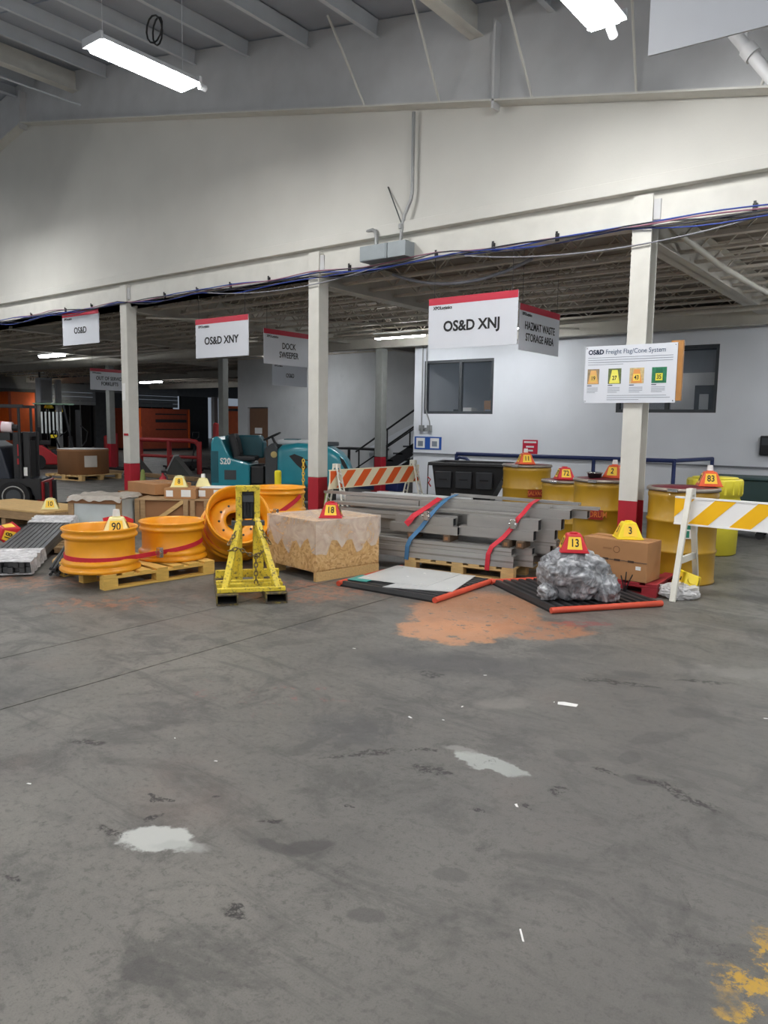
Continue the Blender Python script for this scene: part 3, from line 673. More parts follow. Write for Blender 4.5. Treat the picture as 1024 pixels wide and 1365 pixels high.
MB().box(0,0.2,0,0.09,0,0.34).build('housing', BLK, t, 0.02); MB().box(0.03,0.17,-0.01,0,0.18,0.3).build('cover', DGREY, t)
# desk and boxes inside the office
t = thing('desk','office desk seen through the left window','desk',(-9.7,15.1,0.9))
MB().box(0,1.9,0,0.7,0.72,0.76).build('tabletop', mat('desk_top',(150,140,126),0.6), t)
for x in (0.03,1.82):
    for yy in (0.03,0.62): MB().box(x,x+0.05,yy,yy+0.05,0,0.72).build('leg', DGREY, t)
for i,(x,yy,sx,sz,m,lb) in enumerate(((-9.25,15.2,0.3,0.34,PAPER,'white carton on the desk inside the left window'),(-8.72,15.3,0.22,0.5,CARD,'tall brown carton on the desk inside the left window'),
                         (-8.35,15.25,0.34,0.3,PAPER,'pale carton at the right end of the desk inside the left window'),(-9.55,15.25,0.16,0.3,BLK,'black canister on the desk inside the left window'))):
    o = thing('desk_item', lb, 'box', (x,yy,1.66)); MB().box(-sx/2,sx/2,-0.12,0.12,0,sz).build('body', m, o, 0.008); MB().box(-sx/2+0.03,sx/2-0.03,-0.125,-0.12,sz*0.35,sz*0.6).build('label_strip', GPR, o)
t = thing('reflection_post','pale post imitating an upright light reflection in the left window','post',(-8.85,16.0,0.9))  # solid bar standing in for a bright reflection on the glass
MB().box(-0.1,0.1,-0.1,0.1,0,2.4).build('shaft', PAPER, t); MB().box(-0.13,0.13,-0.13,0.13,0,0.12).build('base', DGREY, t)
t = thing('strip_light','added strip light out of sight on the ceiling inside the office','ceiling light',(-5.6,16.0,3.22),0,'strip lights under the low ceiling')  # added lamp that lights the room behind the windows
MB().box(-0.6,0.6,-0.1,0.1,0.03,0.08).build('housing', HOOD, t); MB().box(-0.58,0.58,-0.08,0.08,0.0,0.03).build('diffuser', mat('added_office_lamp',(250,252,255),0.5,var=0,emit=16.0), t)
# blue guard rail
t = thing('guard_rail','blue pipe guard rail in front of the white office wall','railing',(0,0,0))
A = (-7.49,11.92,1.065); B = (-3.75,12.65,1.065); D = (-3.55,14.2,1.065)
MB().cyl(A,B,0.035,n=10).build('top_rail', BLUER, t); MB().cyl(B,D,0.035,n=10).build('top_rail', BLUER, t)
for f in (0,0.33,0.66,1.0):
    p = Vector(A).lerp(Vector(B),f); MB().cyl((p.x,p.y,0),(p.x,p.y,1.065),0.032,n=10).build('post', BLUER, t); MB().box(p.x-0.08,p.x+0.08,p.y-0.08,p.y+0.08,0,0.012).build('foot_plate', BLUER, t)
MB().cyl((D[0],D[1],0),D,0.032,n=10).build('post', BLUER, t)
MB().tube([(-7.49,11.92,0.95),(-7.38,11.86,1.0),(-7.2,11.80,0.99),(-7.0,11.75,0.86)],0.03).build('hook', BLUER, t)
# stairs left of the office
t = thing('staircase','dark metal stairs with black handrails left of the office wall','stairs',(-12.3,14.75,0))
for i in range(6):
    MB().box(i*0.30,i*0.30+0.30,0,1.0,(i+1)*0.18-0.04,(i+1)*0.18).build('tread', DGREY, t)
for yy in (0.0,0.96):
    MB().prism([(0,0),(0.3,0),(2.1,1.04),(2.1,1.2),(1.9,1.2),(0,0.12)],yy,yy+0.04,'y').build('stringer', BLK, t)
    for i in (0,3,6): MB().cyl((i*0.3+0.1,yy+0.02,i*0.18),(i*0.3+0.1,yy+0.02,i*0.18+0.95),0.02,n=8).build('baluster', BLK, t)
    MB().cyl((0.0,yy+0.02,0.88),(2.0,yy+0.02,2.05),0.024,n=8).build('handrail', BLK, t)
    MB().cyl((0.0,yy+0.02,0.45),(2.0,yy+0.02,1.6),0.018,n=8).build('mid_rail', BLK, t)
tag(MB().box(-12.0,-10.6,14.3,14.72,0,0.42).box(-12.03,-10.57,14.27,14.74,0.42,0.47).build('storage_bin', BLUER, None, 0.01), 'dark blue low bin in front of the stairs', 'bin')
t = thing('shelf_rack','shelf rack with orange and white items behind the stairs','shelf',(-12.4,19.8,0))
for x in (0,1.6):
    for yy in (0,0.5): MB().box(x,x+0.06,yy,yy+0.06,0,3.0).build('post', OFFW, t)
for z in (0.5,1.2,1.9,2.6): MB().box(0,1.66,0,0.56,z,z+0.04).build('shelf_board', GIRD, t)
for i,(x,z,wd,h,m,lb) in enumerate(((0.9,0.54,0.5,0.5,BLK,'black box on the lowest shelf of the far rack'),(0.85,1.24,0.55,0.6,ORTR,'orange box on the second shelf of the far rack'),(0.7,1.94,0.7,0.34,PAPER,'white box on the third shelf of the far rack'))):
    o = thing('stored_box', lb, 'box', (-12.4+x,19.85,z)); MB().box(0,wd,0,0.4,0,h).build('body', m, o, 0.01); MB().box(0,wd,-0.004,0,h*0.45,h*0.55).build('seal', TAPE, o)
t = thing('ramp_wall','pale sloped stair side wall behind the grey column','wall panel',(-13.9,17.3,0))
MB().prism([(0,0),(2.6,0),(2.6,2.0),(1.3,1.5),(0,0.9)],0,0.12,'y').build('panel', OFFW, t); MB().box(-0.1,2.7,-0.05,0.2,0,0.06).build('base', DGREY, t)
t = thing('work_bench','dark bench against the far wall behind the orange barricade','bench',(-14.6,16.6,0))
MB().box(0,1.5,0,0.6,0.84,0.9).build('bench_top', BLK, t)
for x in (0.02,1.42):
    for yy in (0.02,0.52): MB().box(x,x+0.06,yy,yy+0.06,0,0.84).build('leg', BLK, t)
# ------------------------------------------------------------------ builders for the goods
def pallet(loc, rotz, L, Wd, m, label, nboards=7, h=0.144, bottom=True):
    """local x: along the deck boards' rows, y: along the boards"""
    t = thing('pallet', label, 'pallet', loc, rotz)
    bw = L/nboards*0.72
    bm_ = MB().box(-bw/2,bw/2,-Wd/2,Wd/2,0,0.022).mesh('deck_board', m)
    for i in range(nboards):
        link('deck_board', bm_, t, 0.003, (-L/2+bw/2+i*(L-bw)/(nboards-1), 0, h-0.022))
    sb = MB().box(-L/2,L/2,-0.05,0.05,0,0.022).mesh('stringer_board', m)
    kb = MB().box(-0.07,0.07,-0.05,0.05,0,h-0.066).mesh('block', m)
    for yy in (-Wd/2+0.05, 0, Wd/2-0.05):
        link('stringer_board', sb, t, 0.003, (0,yy,h-0.044))
        link('stringer_board', sb, t, 0.003, (0,yy,0)) if bottom else None
        for x in (-L/2+0.07, 0, L/2-0.07): link('block', kb, t, 0.004, (x,yy,0.022))
    return t
def number_cone(num, m, loc, rotz, label, s=1.0, tagm=None, sticker=True, tilt=None, size=0.1):
    t = thing('number_cone', label, 'cone', loc, rotz, 'numbered freight cones')
    if tilt: t.rotation_euler = tilt
    b0, b1, h = 0.122*s, 0.062*s, 0.16*s
    bd = MB()
    bd.add([(-b0,-b0,0.01),(b0,-b0,0.01),(b0,b0,0.01),(-b0,b0,0.01),(-b1,-b1,h),(b1,-b1,h),(b1,b1,h),(-b1,b1,h)],[(0,3,2,1),(4,5,6,7),(0,1,5,4),(1,2,6,5),(2,3,7,6),(3,0,4,7)])
    bd.build('body', m, t, 0.01*s)
    MB().box(-b0*1.04,b0*1.04,-b0*1.04,b0*1.04,0,0.012).build('base_rim', m, t, 0.004)
    a = math.atan2(b0-b1, h)
    if sticker:
        for q in range(4):
            st = link('number_sticker', MB().add([(-0.066*s,0,-0.058*s),(0.066*s,0,-0.058*s),(0.052*s,0,0.056*s),(-0.052*s,0,0.056*s)],[(0,1,2,3)]).mesh('number_sticker', STK), t)
            Mq = RZ(q*PI/2) @ TR(0,-(b0+b1)/2-0.004,h/2+0.006) @ RX(-a); st.matrix_local = Mq
            if num and q in (0,1,3):
                tx = link('number', text_mesh(num, size*s, BLACK, 0.8, 0.0016), st); tx.matrix_local = TR(0,-0.002,-0.002) @ RX(PI/2)
    MB().cyl((0,0,h),(0,0,h+0.012*s),b1*0.6,n=12).build('top_knob', m, t)
    if tagm:
        MB().cyl((0,0,h+0.01),(0,0,h+0.07*s),0.035*s,0.028*s,n=12).build('top_cup', tagm, t)
    return t
RIMP = [(0.372,0.0),(0.380,0.012),(0.378,0.03),(0.362,0.045),(0.350,0.05),(0.352,0.062),(0.366,0.075),(0.362,0.10),(0.338,0.115),(0.325,0.13),(0.325,0.30),(0.330,0.315),(0.350,0.325),(0.356,0.34),(0.350,0.352),(0.340,0.36),(0.342,0.385),(0.356,0.398),(0.360,0.41),(0.352,0.42),(0.340,0.416),(0.326,0.40),(0.318,0.33),(0.308,0.31),(0.308,0.12),(0.330,0.08),(0.345,0.02),(0.358,0.0)]
RIM_ME = MB().lathe(RIMP, 48, closed=True).mesh('barrel', YRIM)
DISC_ME = MB().lathe([(0.312,0.2),(0.26,0.25),(0.14,0.25),(0.11,0.235),(0.11,0.225),(0.14,0.238),(0.26,0.238),(0.312,0.188)],40,closed=True).mesh('centre_disc', YRIM)
def wheel_rim(label, s=1.0):
    t = thing('truck_wheel', label, 'wheel rim', group='yellow truck wheel rims')
    o = link('barrel', RIM_ME, t); o.scale = (s,s,s)
    d = link('centre_disc', DISC_ME, t); d.scale = (s,s,s)
    hm = MB().cyl((0.19,0,0.2505),(0.19,0,0.2535),0.014,n=8).mesh('bolt_hole_shade', DARK)  # dark discs painting the shade in the bolt holes
    for i in range(10):
        h = link('bolt_hole_shade', hm, d, 0, None, (0,0,i*2*PI/10))
    return t
def drum(loc, label, H=1.0, R=0.345, body=YDRUM, lid=MAROON, rot=0.0, ring=True, salvage=None):
    t = thing('steel_drum', label, 'drum', loc, rot, 'mustard yellow steel drums')
    p = [(R-0.01,0.012),(R+0.006,0.0),(R+0.008,0.02),(R,0.03)]
    for z in (H*0.34,H*0.66): p += [(R,z-0.03),(R+0.012,z-0.012),(R+0.015,z),(R+0.012,z+0.012),(R,z+0.03)]
    p += [(R,H-0.11),(R+0.006,H-0.09),(R+0.006,H-0.06),(R,H-0.05),(R,H-0.02)]
    MB().lathe([(0,0.012)]+p+[(0,H-0.02)], 48).build('shell', body, t)
    MB().lathe([(R-0.01,H-0.035),(R+0.018,H-0.03),(R+0.022,H-0.012),(R+0.014,H+0.004),(R-0.012,H+0.006),(R-0.02,H-0.01)],48,closed=True).build('clamp_ring', mat('clamp_ring_metal',(150,140,130),0.4,metal=0.5,var=0.15) if ring else lid, t)
    MB().lathe([(0,H+0.012),(R*0.55,H+0.012),(R*0.6,H+0.004),(R-0.03,H+0.004),(R-0.012,H-0.015),(0,H-0.015)],48).build('lid', lid, t)
    MB().box(-0.05,0.05,-R-0.05,-R-0.02,H-0.03,H+0.002).build('ring_bolt', CHROME, t, 0.004)
    if salvage:
        a0, a1, z0, z1, m = salvage; vs = []; n = 10
        for i in range(n+1):
            a = a0+(a1-a0)*i/n; rr = R+0.0175
            vs += [(rr*math.cos(a),rr*math.sin(a),z0),(rr*math.cos(a),rr*math.sin(a),z1)]
        MB().add(vs,[(2*i,2*i+2,2*i+3,2*i+1) for i in range(n)]).build('drum_label', m, t)
        me = text_mesh('SALVAGE DRUM',(z1-z0)*0.82,mat('label_print',(236,150,70),0.6,var=0),0.78,0.0016).copy()
        am = (a0+a1)/2
        for v in me.vertices:
            aa = am+v.co.x/(R+0.0185); zz = (z0+z1)/2+v.co.y; v.co = ((R+0.0185)*math.cos(aa),(R+0.0185)*math.sin(aa),zz)
        link('lettering', me, t)
    return t
def barricade(loc, rotz, length, ms, mf, label, plastic, leg=0.3, H=1.03, zb=(0.70,0.94)):
    """local x along the board"""
    t = thing('barricade', label, 'barricade', loc, rotz)
    z0, z1 = zb; hgt = z1-z0; yb = -0.012
    MB().box(-0.14,length+0.14,yb,0.012,z0,z1).build('board', mf, t, 0.004)
    MB().box(-0.14,length+0.14,yb-0.006,0.018,z1-0.002,z1+0.014).build('board_edge', mf, t); MB().box(-0.14,length+0.14,yb-0.006,0.018,z0-0.014,z0+0.002).build('board_edge', mf, t)
    pitch = 0.37; x = -0.14-hgt; k = 0
    while x < length+0.14:
        poly = [(x,z0),(x+pitch/2,z0),(x+pitch/2+hgt,z1),(x+hgt,z1)]
        # clip the stripe to the board
        def clip(po, lim, keep):
            out = []
            for i in range(len(po)):
                a, b2 = po[i], po[(i+1)%len(po)]; ia, ib = keep(a[0]), keep(b2[0])
                if ia: out.append(a)
                if ia != ib:
                    f = (lim-a[0])/(b2[0]-a[0]); out.append((lim, a[1]+f*(b2[1]-a[1])))
            return out
        poly = clip(poly, -0.14, lambda q: q >= -0.14); poly = clip(poly, length+0.14, lambda q: q <= length+0.14) if poly else poly
        if len(poly) > 2: MB().prism(poly, yb-0.003, yb-0.0005, 'y').build('stripe', ms, t)
        x += pitch
    for xx in (0.0, length):
        for sg in (-1,1):
            y0_, y1_ = sg*0.035, sg*leg
            lg = MB()
            if plastic:
                wx = 0.055
                for dx in (-0.05,0.05): 
                    lg.cyl((xx+dx*0.55,y0_*0.6,H),(xx+dx*1.4,y1_,0),0.014,n=6)
                for q in range(1,9):
                    f = q/9; lg.cyl((xx-0.06*(0.5+f*0.7),y0_+(y1_-y0_)*f,H*(1-f)),(xx+0.06*(0.5+f*0.7),y0_+(y1_-y0_)*(f+0.04),H*(1-f-0.05)),0.011,n=5)
                lg.build('leg', WPLAS, t)
            else:
                d = Vector((0,y1_-y0_,-H)); ln = d.length; ang = math.atan2(y1_-y0_, H)
                lg.box(-0.026,0.026,-0.018,0.018,-ln,0.0, M=TR(xx,y0_,H) @ RX(ang)); lg.build('leg', WPLAS, t, 0.004)
        MB().box(xx-0.03,xx+0.03,-0.05,0.05,H-0.05,H+0.005).build('hinge_cap', WPLAS, t)
        if plastic:
            for sg in (-1,1): MB().box(xx-0.09,xx+0.09,sg*leg-0.05,sg*leg+0.05,0,0.03).build('foot', WPLAS, t)
        else: MB().box(xx-0.015,xx+0.015,-leg*0.62,leg*0.62,0.34,0.40).build('cross_brace', WPLAS, t)
    return t
def strap(name, pts, wid, m, side, label, buckle=None):
    t = thing(name, label, 'strap')
    MB().ribbon(pts, wid, 0.006, side).build('webbing', m, t)
    if buckle: 
        p = Vector(buckle); MB().box(p.x-0.03,p.x+0.03,p.y-0.025,p.y+0.02,p.z-0.05,p.z+0.05).build('ratchet', CHROME, t, 0.006)
        MB().cyl((p.x-0.045,p.y-0.01,p.z),(p.x+0.045,p.y-0.01,p.z),0.016,n=8).build('ratchet_bar', CHROME, t)
    return t
def carton(loc, rotz, sx, sy, sz, label, m=CARD, name='cardboard_box', tape=True):
    t = thing(name, label, 'box', loc, rotz)
    MB().box(-sx/2,sx/2,-sy/2,sy/2,0,sz).build('body', m, t, 0.006)
    if tape:
        MB().box(-sx/2-0.001,sx/2+0.001,-0.025,0.025,sz,sz+0.0015).build('tape', TAPE, t)
    return t

# ------------------------------------------------------------------ drums and what stands on them
RO = mat('drum_label_red',(150,40,30),0.5,var=0.03)
fc = PI*1.5+YAW-0.0          # direction from a thing towards the camera in its own frame (rot 0)
drum((-5.22,10.32,0),'mustard steel drum with cone 11 on its lid left of the other drums',H=1.02,R=0.355,salvage=(fc-0.12,fc+1.15,0.56,0.665,RO))
drum((-3.30,8.52,0),'mustard steel drum with a salvage label half hidden by the right column',H=1.0,R=0.345,salvage=(fc-1.45,fc-0.30,0.555,0.665,RO))
dR = drum((-2.30,8.14,0),'mustard steel drum right of the right column behind the yellow barricade',H=0.985,R=0.345)
for (a0,a1,z0,z1,m_,nm) in ((-0.40,0.06,0.49,0.65,PAPER,'white_label'),(-0.38,0.04,0.585,0.64,mat('label_green',(40,130,104),0.5,var=0.03),'green_label_band'),(-0.38,-0.16,0.50,0.57,mat('label_green',(0,0,0)),'green_label_band')):
    rr = 0.3635 if nm == 'white_label' else 0.3645; vs = []
    for i in range(7):
        a = fc+a0+(a1-a0)*i/6; vs += [(rr*math.cos(a),rr*math.sin(a),z0),(rr*math.cos(a),rr*math.sin(a),z1)]
    MB().add(vs,[(2*i,2*i+2,2*i+3,2*i+1) for i in range(6)]).build(nm, m_, dR)
drum((-4.32,9.66,0),'shorter mustard steel drum with cone 72 behind the two front drums',H=0.87,R=0.29)
t = thing('plastic_drum','pale yellow plastic drum with screw lid behind the yellow striped board','drum',(-2.50,10.20,0))
MB().lathe([(0,0.0),(0.27,0.0),(0.30,0.02),(0.318,0.7),(0.305,0.72),(0.305,0.75),(0.33,0.76),(0.335,0.95),(0.325,0.965),(0,0.97)],40).build('shell', YPOLY, t)
lr = MB().box(-0.012,0.012,-0.338,-0.328,0.78,0.94).mesh('grip_rib', YPOLY)
for i in range(20): link('grip_rib', lr, t, 0, None, (0,0,i*2*PI/20))
MB().lathe([(0,0.985),(0.27,0.985),(0.28,0.97),(0,0.97)],32).build('lid_top', YPOLY, t)
number_cone('11',CONO,(-5.17,10.16,1.034),YAW+0.05,'orange cone numbered 11 on the leftmost tall drum',1.0,PAPER)
number_cone('72',CONR,(-4.30,9.62,0.884),YAW+0.0,'red cone numbered 72 on the shorter drum',1.0)
number_cone('2',CONO,(-3.22,8.60,1.014),YAW-0.6,'orange cone beside the black dish on the drum left of the right column',0.9,PAPER)
number_cone('83',CONO,(-2.10,8.34,0.999),YAW-0.25,'orange cone numbered 83 with a white cup on the drum behind the yellow barricade',0.95,PAPER)
t = thing('dish','small black dish on the lid of the half hidden drum','dish',(-3.38,8.40,1.014))
MB().lathe([(0,0),(0.07,0),(0.085,0.05),(0.09,0.055),(0.08,0.05),(0.066,0.008),(0,0.008)],20).build('bowl', BLK, t); MB().lathe([(0.086,0.05),(0.095,0.055),(0.09,0.062),(0.084,0.058)],20,closed=True).build('rim', CHROME, t)
# ------------------------------------------------------------------ barricades
barricade((-6.93,7.90,0),PI/2,1.85,ORANGE,CREAM,'orange and cream striped barricade beside the middle column',True,0.27)
barricade((-2.01,7.36,0),-0.05,1.75,YSHEET,WSHEET,'yellow and white striped barricade at the right edge',False,0.33)

# ------------------------------------------------------------------ carton on the red pallet, cones around it
pallet((-2.58,7.40,0),0.05,0.75,0.70,REDW,'red painted pallet under the cardboard box',5,0.13)
bx = carton((-2.60,7.24,0.132),-0.08,0.66,0.32,0.385,'brown cardboard box with cone 3 on top before the right column')
MB().box(-0.331,0.331,-0.162,-0.160,0.185,0.190).build('flap_seam', DGREY, bx)
for x in (-0.12,0.0,0.14): MB().box(x,x+0.06,-0.163,-0.160,0.178,0.198).build('staple_tape', mat('dark_tape',(70,50,40),0.5), bx)
MB().lathe([(0.028,0),(0.034,0),(0.034,0.001),(0.028,0.001)],20,M=TR(0.02,-0.1605,0.29) @ RX(PI/2),closed=True).build('printed_ring', mat('brown_print',(120,80,50),0.8), bx)
for z in (0.285,0.295): MB().box(-0.12,-0.03,-0.1615,-0.160,z,z+0.004).build('print_line', mat('brown_print',(0,0,0)), bx)
MB().box(0.22,0.27,-0.162,-0.160,0.115,0.15).build('torn_label', PAPER, bx)
number_cone('3',CONY,(-2.55,7.25,0.519),0.55,'yellow cone numbered 3 on the cardboard box',1.0,sticker=True)
number_cone('7',CONY,(-2.02,7.38,0.11),0.2,'yellow cone tipped over behind the leg of the yellow barricade',1.0,tilt=(1.1,0.35,0.5))
t = thing('plastic_bundle','crumpled clear plastic bundle on the floor under the yellow barricade','plastic wrap',(-2.02,7.22,0),0.5)
def blob(sx, sy, sz, seed, amp, sub=4, flat=True, fr=2.2):
    bm = bmesh.new(); bmesh.ops.create_icosphere(bm, subdivisions=sub, radius=1.0)
    for v in bm.verts:
        p = v.co.copy(); off = Vector((seed*3.1, seed*1.7, seed))
        d = 1+amp*(noise.noise(p*fr+off)+0.6*abs(noise.noise(p*fr*2.3+off))*2-0.5+0.35*noise.noise(p*fr*5+off))
        q = p*d; q.z = max(q.z, -0.72) if flat else q.z
        v.co = (q.x*sx, q.y*sy, (q.z+0.72)*sz/1.72)
    me = bpy.data.meshes.new('wrap'); bm.to_mesh(me); bm.free(); return me
me = blob(0.19,0.10,0.16,5,0.2); me.materials.append(FILMW); link('wrap', me, t)
me = blob(0.15,0.07,0.12,6,0.1); me.materials.append(GALV); link('contents', me, t)
# ------------------------------------------------------------------ ribbed black mats with orange-red ends
def ribbed_mat(loc, rotz, L, Wd, label, n=13, tilt=0.0):
    """ribs run along local x between the two coloured end bars"""
    t = thing('ribbed_ramp', label, 'ramp', loc, rotz)
    t.rotation_euler = (tilt,0,rotz)
    MB().box(-L/2,L/2,-Wd/2,Wd/2,0,0.018).build('base_sheet', RUB, t)
    rw = Wd/n
    rm = MB().prism([(-rw*0.33,0.0),(rw*0.33,0.0),(rw*0.22,0.034),(-rw*0.22,0.034)],-L/2+0.03,L/2-0.03,'x').mesh('rib', mat('ribbed_rubber',(44,44,46),0.45,var=0.15))
    for i in range(n): link('rib', rm, t, 0, (0,-Wd/2+rw*(i+0.5),0.018))
    for s in (-1,1): MB().cyl((s*L/2,-Wd/2-0.01,0.028),(s*L/2,Wd/2+0.01,0.028),0.027,n=12).build('end_bar', ORED, t)
    return t
ribbed_mat((-4.24,6.06,0),0.03,1.12,1.08,'black ribbed ramp mat under the silver sheets')
ribbed_mat((-2.86,6.68,0),-0.62,1.20,1.10,'black ribbed ramp mat under the wrapped grey bundle')
def sheet(loc, rotz, pts, m, label, th=0.006, rivets=()):
    t = thing('metal_sheet', label, 'metal sheet', loc, rotz)
    MB().prism(pts,0,th,'z').build('plate', m, t)
    rv = MB().cyl((0,0,th),(0,0,th+0.004),0.012,n=8).mesh('screw_head', PAPER)
    for x,yy in rivets: link('screw_head', rv, t, 0, (x,yy,0))
    return t
sheet((-4.36,6.12,0.061),0.06,[(-0.36,-0.42),(0.38,-0.34),(0.36,0.42),(-0.42,0.40)],ALU,'largest silver metal sheet lying on the ribbed ramp mat',0.006,((-0.28,-0.34),(0.3,-0.27),(0.28,0.34),(-0.3,0.32),(0.0,-0.05),(0.05,0.2)))
sheet((-3.98,6.05,0.054),0.22,[(-0.40,-0.42),(0.26,-0.30),(0.22,0.52),(-0.16,0.52)],ALU,'lower silver metal sheet partly under the largest sheet',0.006,((0.18,-0.2),(0.14,0.44),(-0.25,-0.34)))
sheet((-4.66,5.72,0.058),0.1,[(-0.10,-0.13),(0.12,-0.12),(0.12,0.14),(-0.10,0.14)],mat('teal_plate',(52,150,146),0.4,var=0.04),'small teal plate at the left corner of the ribbed ramp mat')
# grey plastic-wrapped bundle with cone 13
t = thing('wrapped_bundle','grey bundle wrapped in crumpled shiny plastic on the right ribbed mat','bundle',(-2.72,6.38,0.055),YAW)
def crinkle():
    m = bpy.data.materials.new('grey_crinkled_plastic'); m.use_nodes = True; N = m.node_tree.nodes; L = m.node_tree.links; b = N['Principled BSDF']
    tc = N.new('ShaderNodeTexCoord'); n = N.new('ShaderNodeTexNoise'); n.inputs['Scale'].default_value = 6; n.inputs['Detail'].default_value = 7; n.inputs['Distortion'].default_value = 2.2; L.new(tc.outputs['Object'], n.inputs['Vector'])
    r = N.new('ShaderNodeValToRGB'); e = r.color_ramp.elements; e[0].position = 0.34; e[0].color = lin((92,94,98))+(1,); e[1].position = 0.68; e[1].color = lin((190,193,198))+(1,)
    k = e.new(0.50); k.color = lin((138,141,146))+(1,); L.new(n.outputs['Fac'], r.inputs[0]); L.new(r.outputs[0], b.inputs['Base Color'])
    vo = N.new('ShaderNodeTexVoronoi'); vo.inputs['Scale'].default_value = 13; L.new(tc.outputs['Object'], vo.inputs['Vector'])
    ad = N.new('ShaderNodeMath'); ad.operation = 'ADD'; L.new(vo.outputs['Distance'], ad.inputs[0]); L.new(n.outputs['Fac'], ad.inputs[1])
    bp = N.new('ShaderNodeBump'); bp.inputs['Strength'].default_value = 0.8; bp.inputs['Distance'].default_value = 0.035; L.new(ad.outputs[0], bp.inputs['Height']); L.new(bp.outputs[0], b.inputs['Normal'])
    b.inputs['Roughness'].default_value = 0.12; b.inputs['Coat Weight'].default_value = 0.6; b.inputs['Coat Roughness'].default_value = 0.05
    return m
WRAPG = crinkle()
def smooth(me):
    for p_ in me.polygons: p_.use_smooth = True
    return me
me = smooth(blob(0.33,0.26,0.46,2,0.13,5,True,1.5)); me.materials.append(WRAPG); link('wrap', me, t)
me = smooth(blob(0.30,0.235,0.425,2,0.12,4,True,1.5)); me.materials.append(mat('grey_contents',(78,80,84),0.35,var=0.5,scale=6)); link('contents', me, t)
me = smooth(blob(0.11,0.09,0.24,9,0.25,4)); me.materials.append(WRAPG); link('loose_flap', me, t, 0, (0.27,-0.14,0.0))
me = smooth(blob(0.10,0.09,0.15,11,0.25,4)); me.materials.append(WRAPG); link('loose_flap', me, t, 0, (-0.25,-0.10,0.0))
number_cone('13',CONR,(-2.72,6.34,0.485),YAW-0.12,'red cone numbered 13 on the wrapped grey bundle',1.0)
for k in range(3): pass
t = thing('plastic_branch','dark twig of torn plastic sticking up beside the cardboard box','plastic scrap',(-2.45,6.95,0))
for dx,dz in ((-0.04,0.20),(0.01,0.24),(0.07,0.22)): MB().tube([(0,0,0),(dx*0.4,0,0.12),(dx,0,dz)],0.006,5).build('strand', BLK, t)

# ------------------------------------------------------------------ steel channels on their pallet
pallet((-4.25,7.18,0),0.16,1.25,0.95,WOOD,'pale wooden pallet under the strapped steel channels',7)
SO = Vector((-3.62,6.80,0)); SD = 0.16
def channel(s0, s1, n0, z0, h, wd, label, kind='c', da=0.0, m=GALV, dz=0.0):
    """length along the stack from s0 to s1; n0: distance into the stack; origin at the right end"""
    L = s1-s0; c, s_ = math.cos(SD), math.sin(SD)
    t = thing('steel_channel', label, 'steel channel', (SO.x+s1*c-n0*s_, SO.y+s1*s_+n0*c, z0), SD+da, 'grey steel channels in the strapped stack')
    if dz: t.rotation_euler = (0, dz, SD+da)
    th = 0.005
    mb = MB()
    if kind == 'c':      # open to the back
        mb.box(-L,0,0,th,0,h).box(-L,0,th,wd,0,th).box(-L,0,th,wd,h-th,h).box(-L,0,wd-th,wd,th,0.02).box(-L,0,wd-th,wd,h-0.02,h-th)
        mb.build('profile', m, t)
        MB().box(-L,0,-0.002,0,h*0.42,h*0.58).build('web_groove', mat('galvanised_groove',(140,136,130),0.45,metal=0.5,var=0.15), t)
    elif kind == 'tube':
        mb.box(-L,0,0,th,0,h).box(-L,0,wd-th,wd,0,h).box(-L,0,th,wd-th,0,th).box(-L,0,th,wd-th,h-th,h); mb.build('profile', m, t)
        MB().box(-L+0.01,-0.01,th,wd-th,th,h-th).build('hollow_shade', DARK, t)  # solid dark fill painting the shade inside the tube
    elif kind == 'flat':
        mb.box(-L,0,0,wd,0,h*0.35).box(-L,0,0,0.012,h*0.35,h).box(-L,0,wd-0.012,wd,h*0.35,h); mb.build('profile', m, t)
    return t
Z0 = 0.146
channel(-2.20,0.06,0.00,Z0,0.12,0.13,'front channel of the bottom layer with the red strap hooked below it')
channel(-2.20,0.22,0.16,Z0,0.12,0.13,'second channel of the bottom layer poking out right of the front one')
channel(-2.10,0.15,0.33,Z0,0.12,0.13,'third channel of the bottom layer deep in the stack')
channel(-2.10,0.30,0.50,Z0,0.12,0.13,'rearmost channel of the bottom layer')
z = Z0+0.122
channel(-2.25,0.03,0.02,z,0.075,0.12,'front channel of the second layer right above the pallet front')
channel(-2.15,0.20,0.17,z,0.075,0.12,'inner channel of the second layer with an open end','tube')
channel(-2.00,0.34,0.34,z,0.09,0.13,'longest channel of the second layer reaching furthest right','tube')
channel(-2.00,0.30,0.52,z,0.09,0.13,'rear channel of the second layer')
for sx_, lb in ((-1.15,'dark timber spacer under the blue strap'),(-0.72,'dark timber spacer between the two straps'),(-0.05,'dark timber spacer under the red strap'),(0.10,'dark timber spacer right of the red strap')):
    c_, q_ = math.cos(SD), math.sin(SD)
    sp__ = thing('timber_spacer', lb, 'timber', (SO.x+sx_*c_-0.06*q_, SO.y+sx_*q_+0.06*c_, z+0.076), SD)
    MB().box(-0.04,0.04,0,0.24,0,0.075).build('block', mat('dark_timber',(92,74,58),0.8,var=0.15), sp__, 0.004); MB().box(-0.02,0.02,-0.002,0,0.02,0.055).build('end_grain', CARDD, sp__)
channel(-2.0,0.40,0.34,z+0.092,0.06,0.13,'deep channel in the dark gap of the stack')
z = 0.420
channel(-1.42,-0.60,0.08,z,0.09,0.10,'lower short square tube with a visible open left end','tube')
channel(-0.60,0.22,0.13,z,0.105,0.13,'wide channel of the upper layers ending above the red strap foot','tube')
channel(-1.9,0.38,0.34,z,0.105,0.13,'deep channel of the upper layers with a dark open end','tube')
channel(-1.9,0.36,0.52,z-0.06,0.16,0.13,'rearmost channel of the upper layers')
z = 0.527
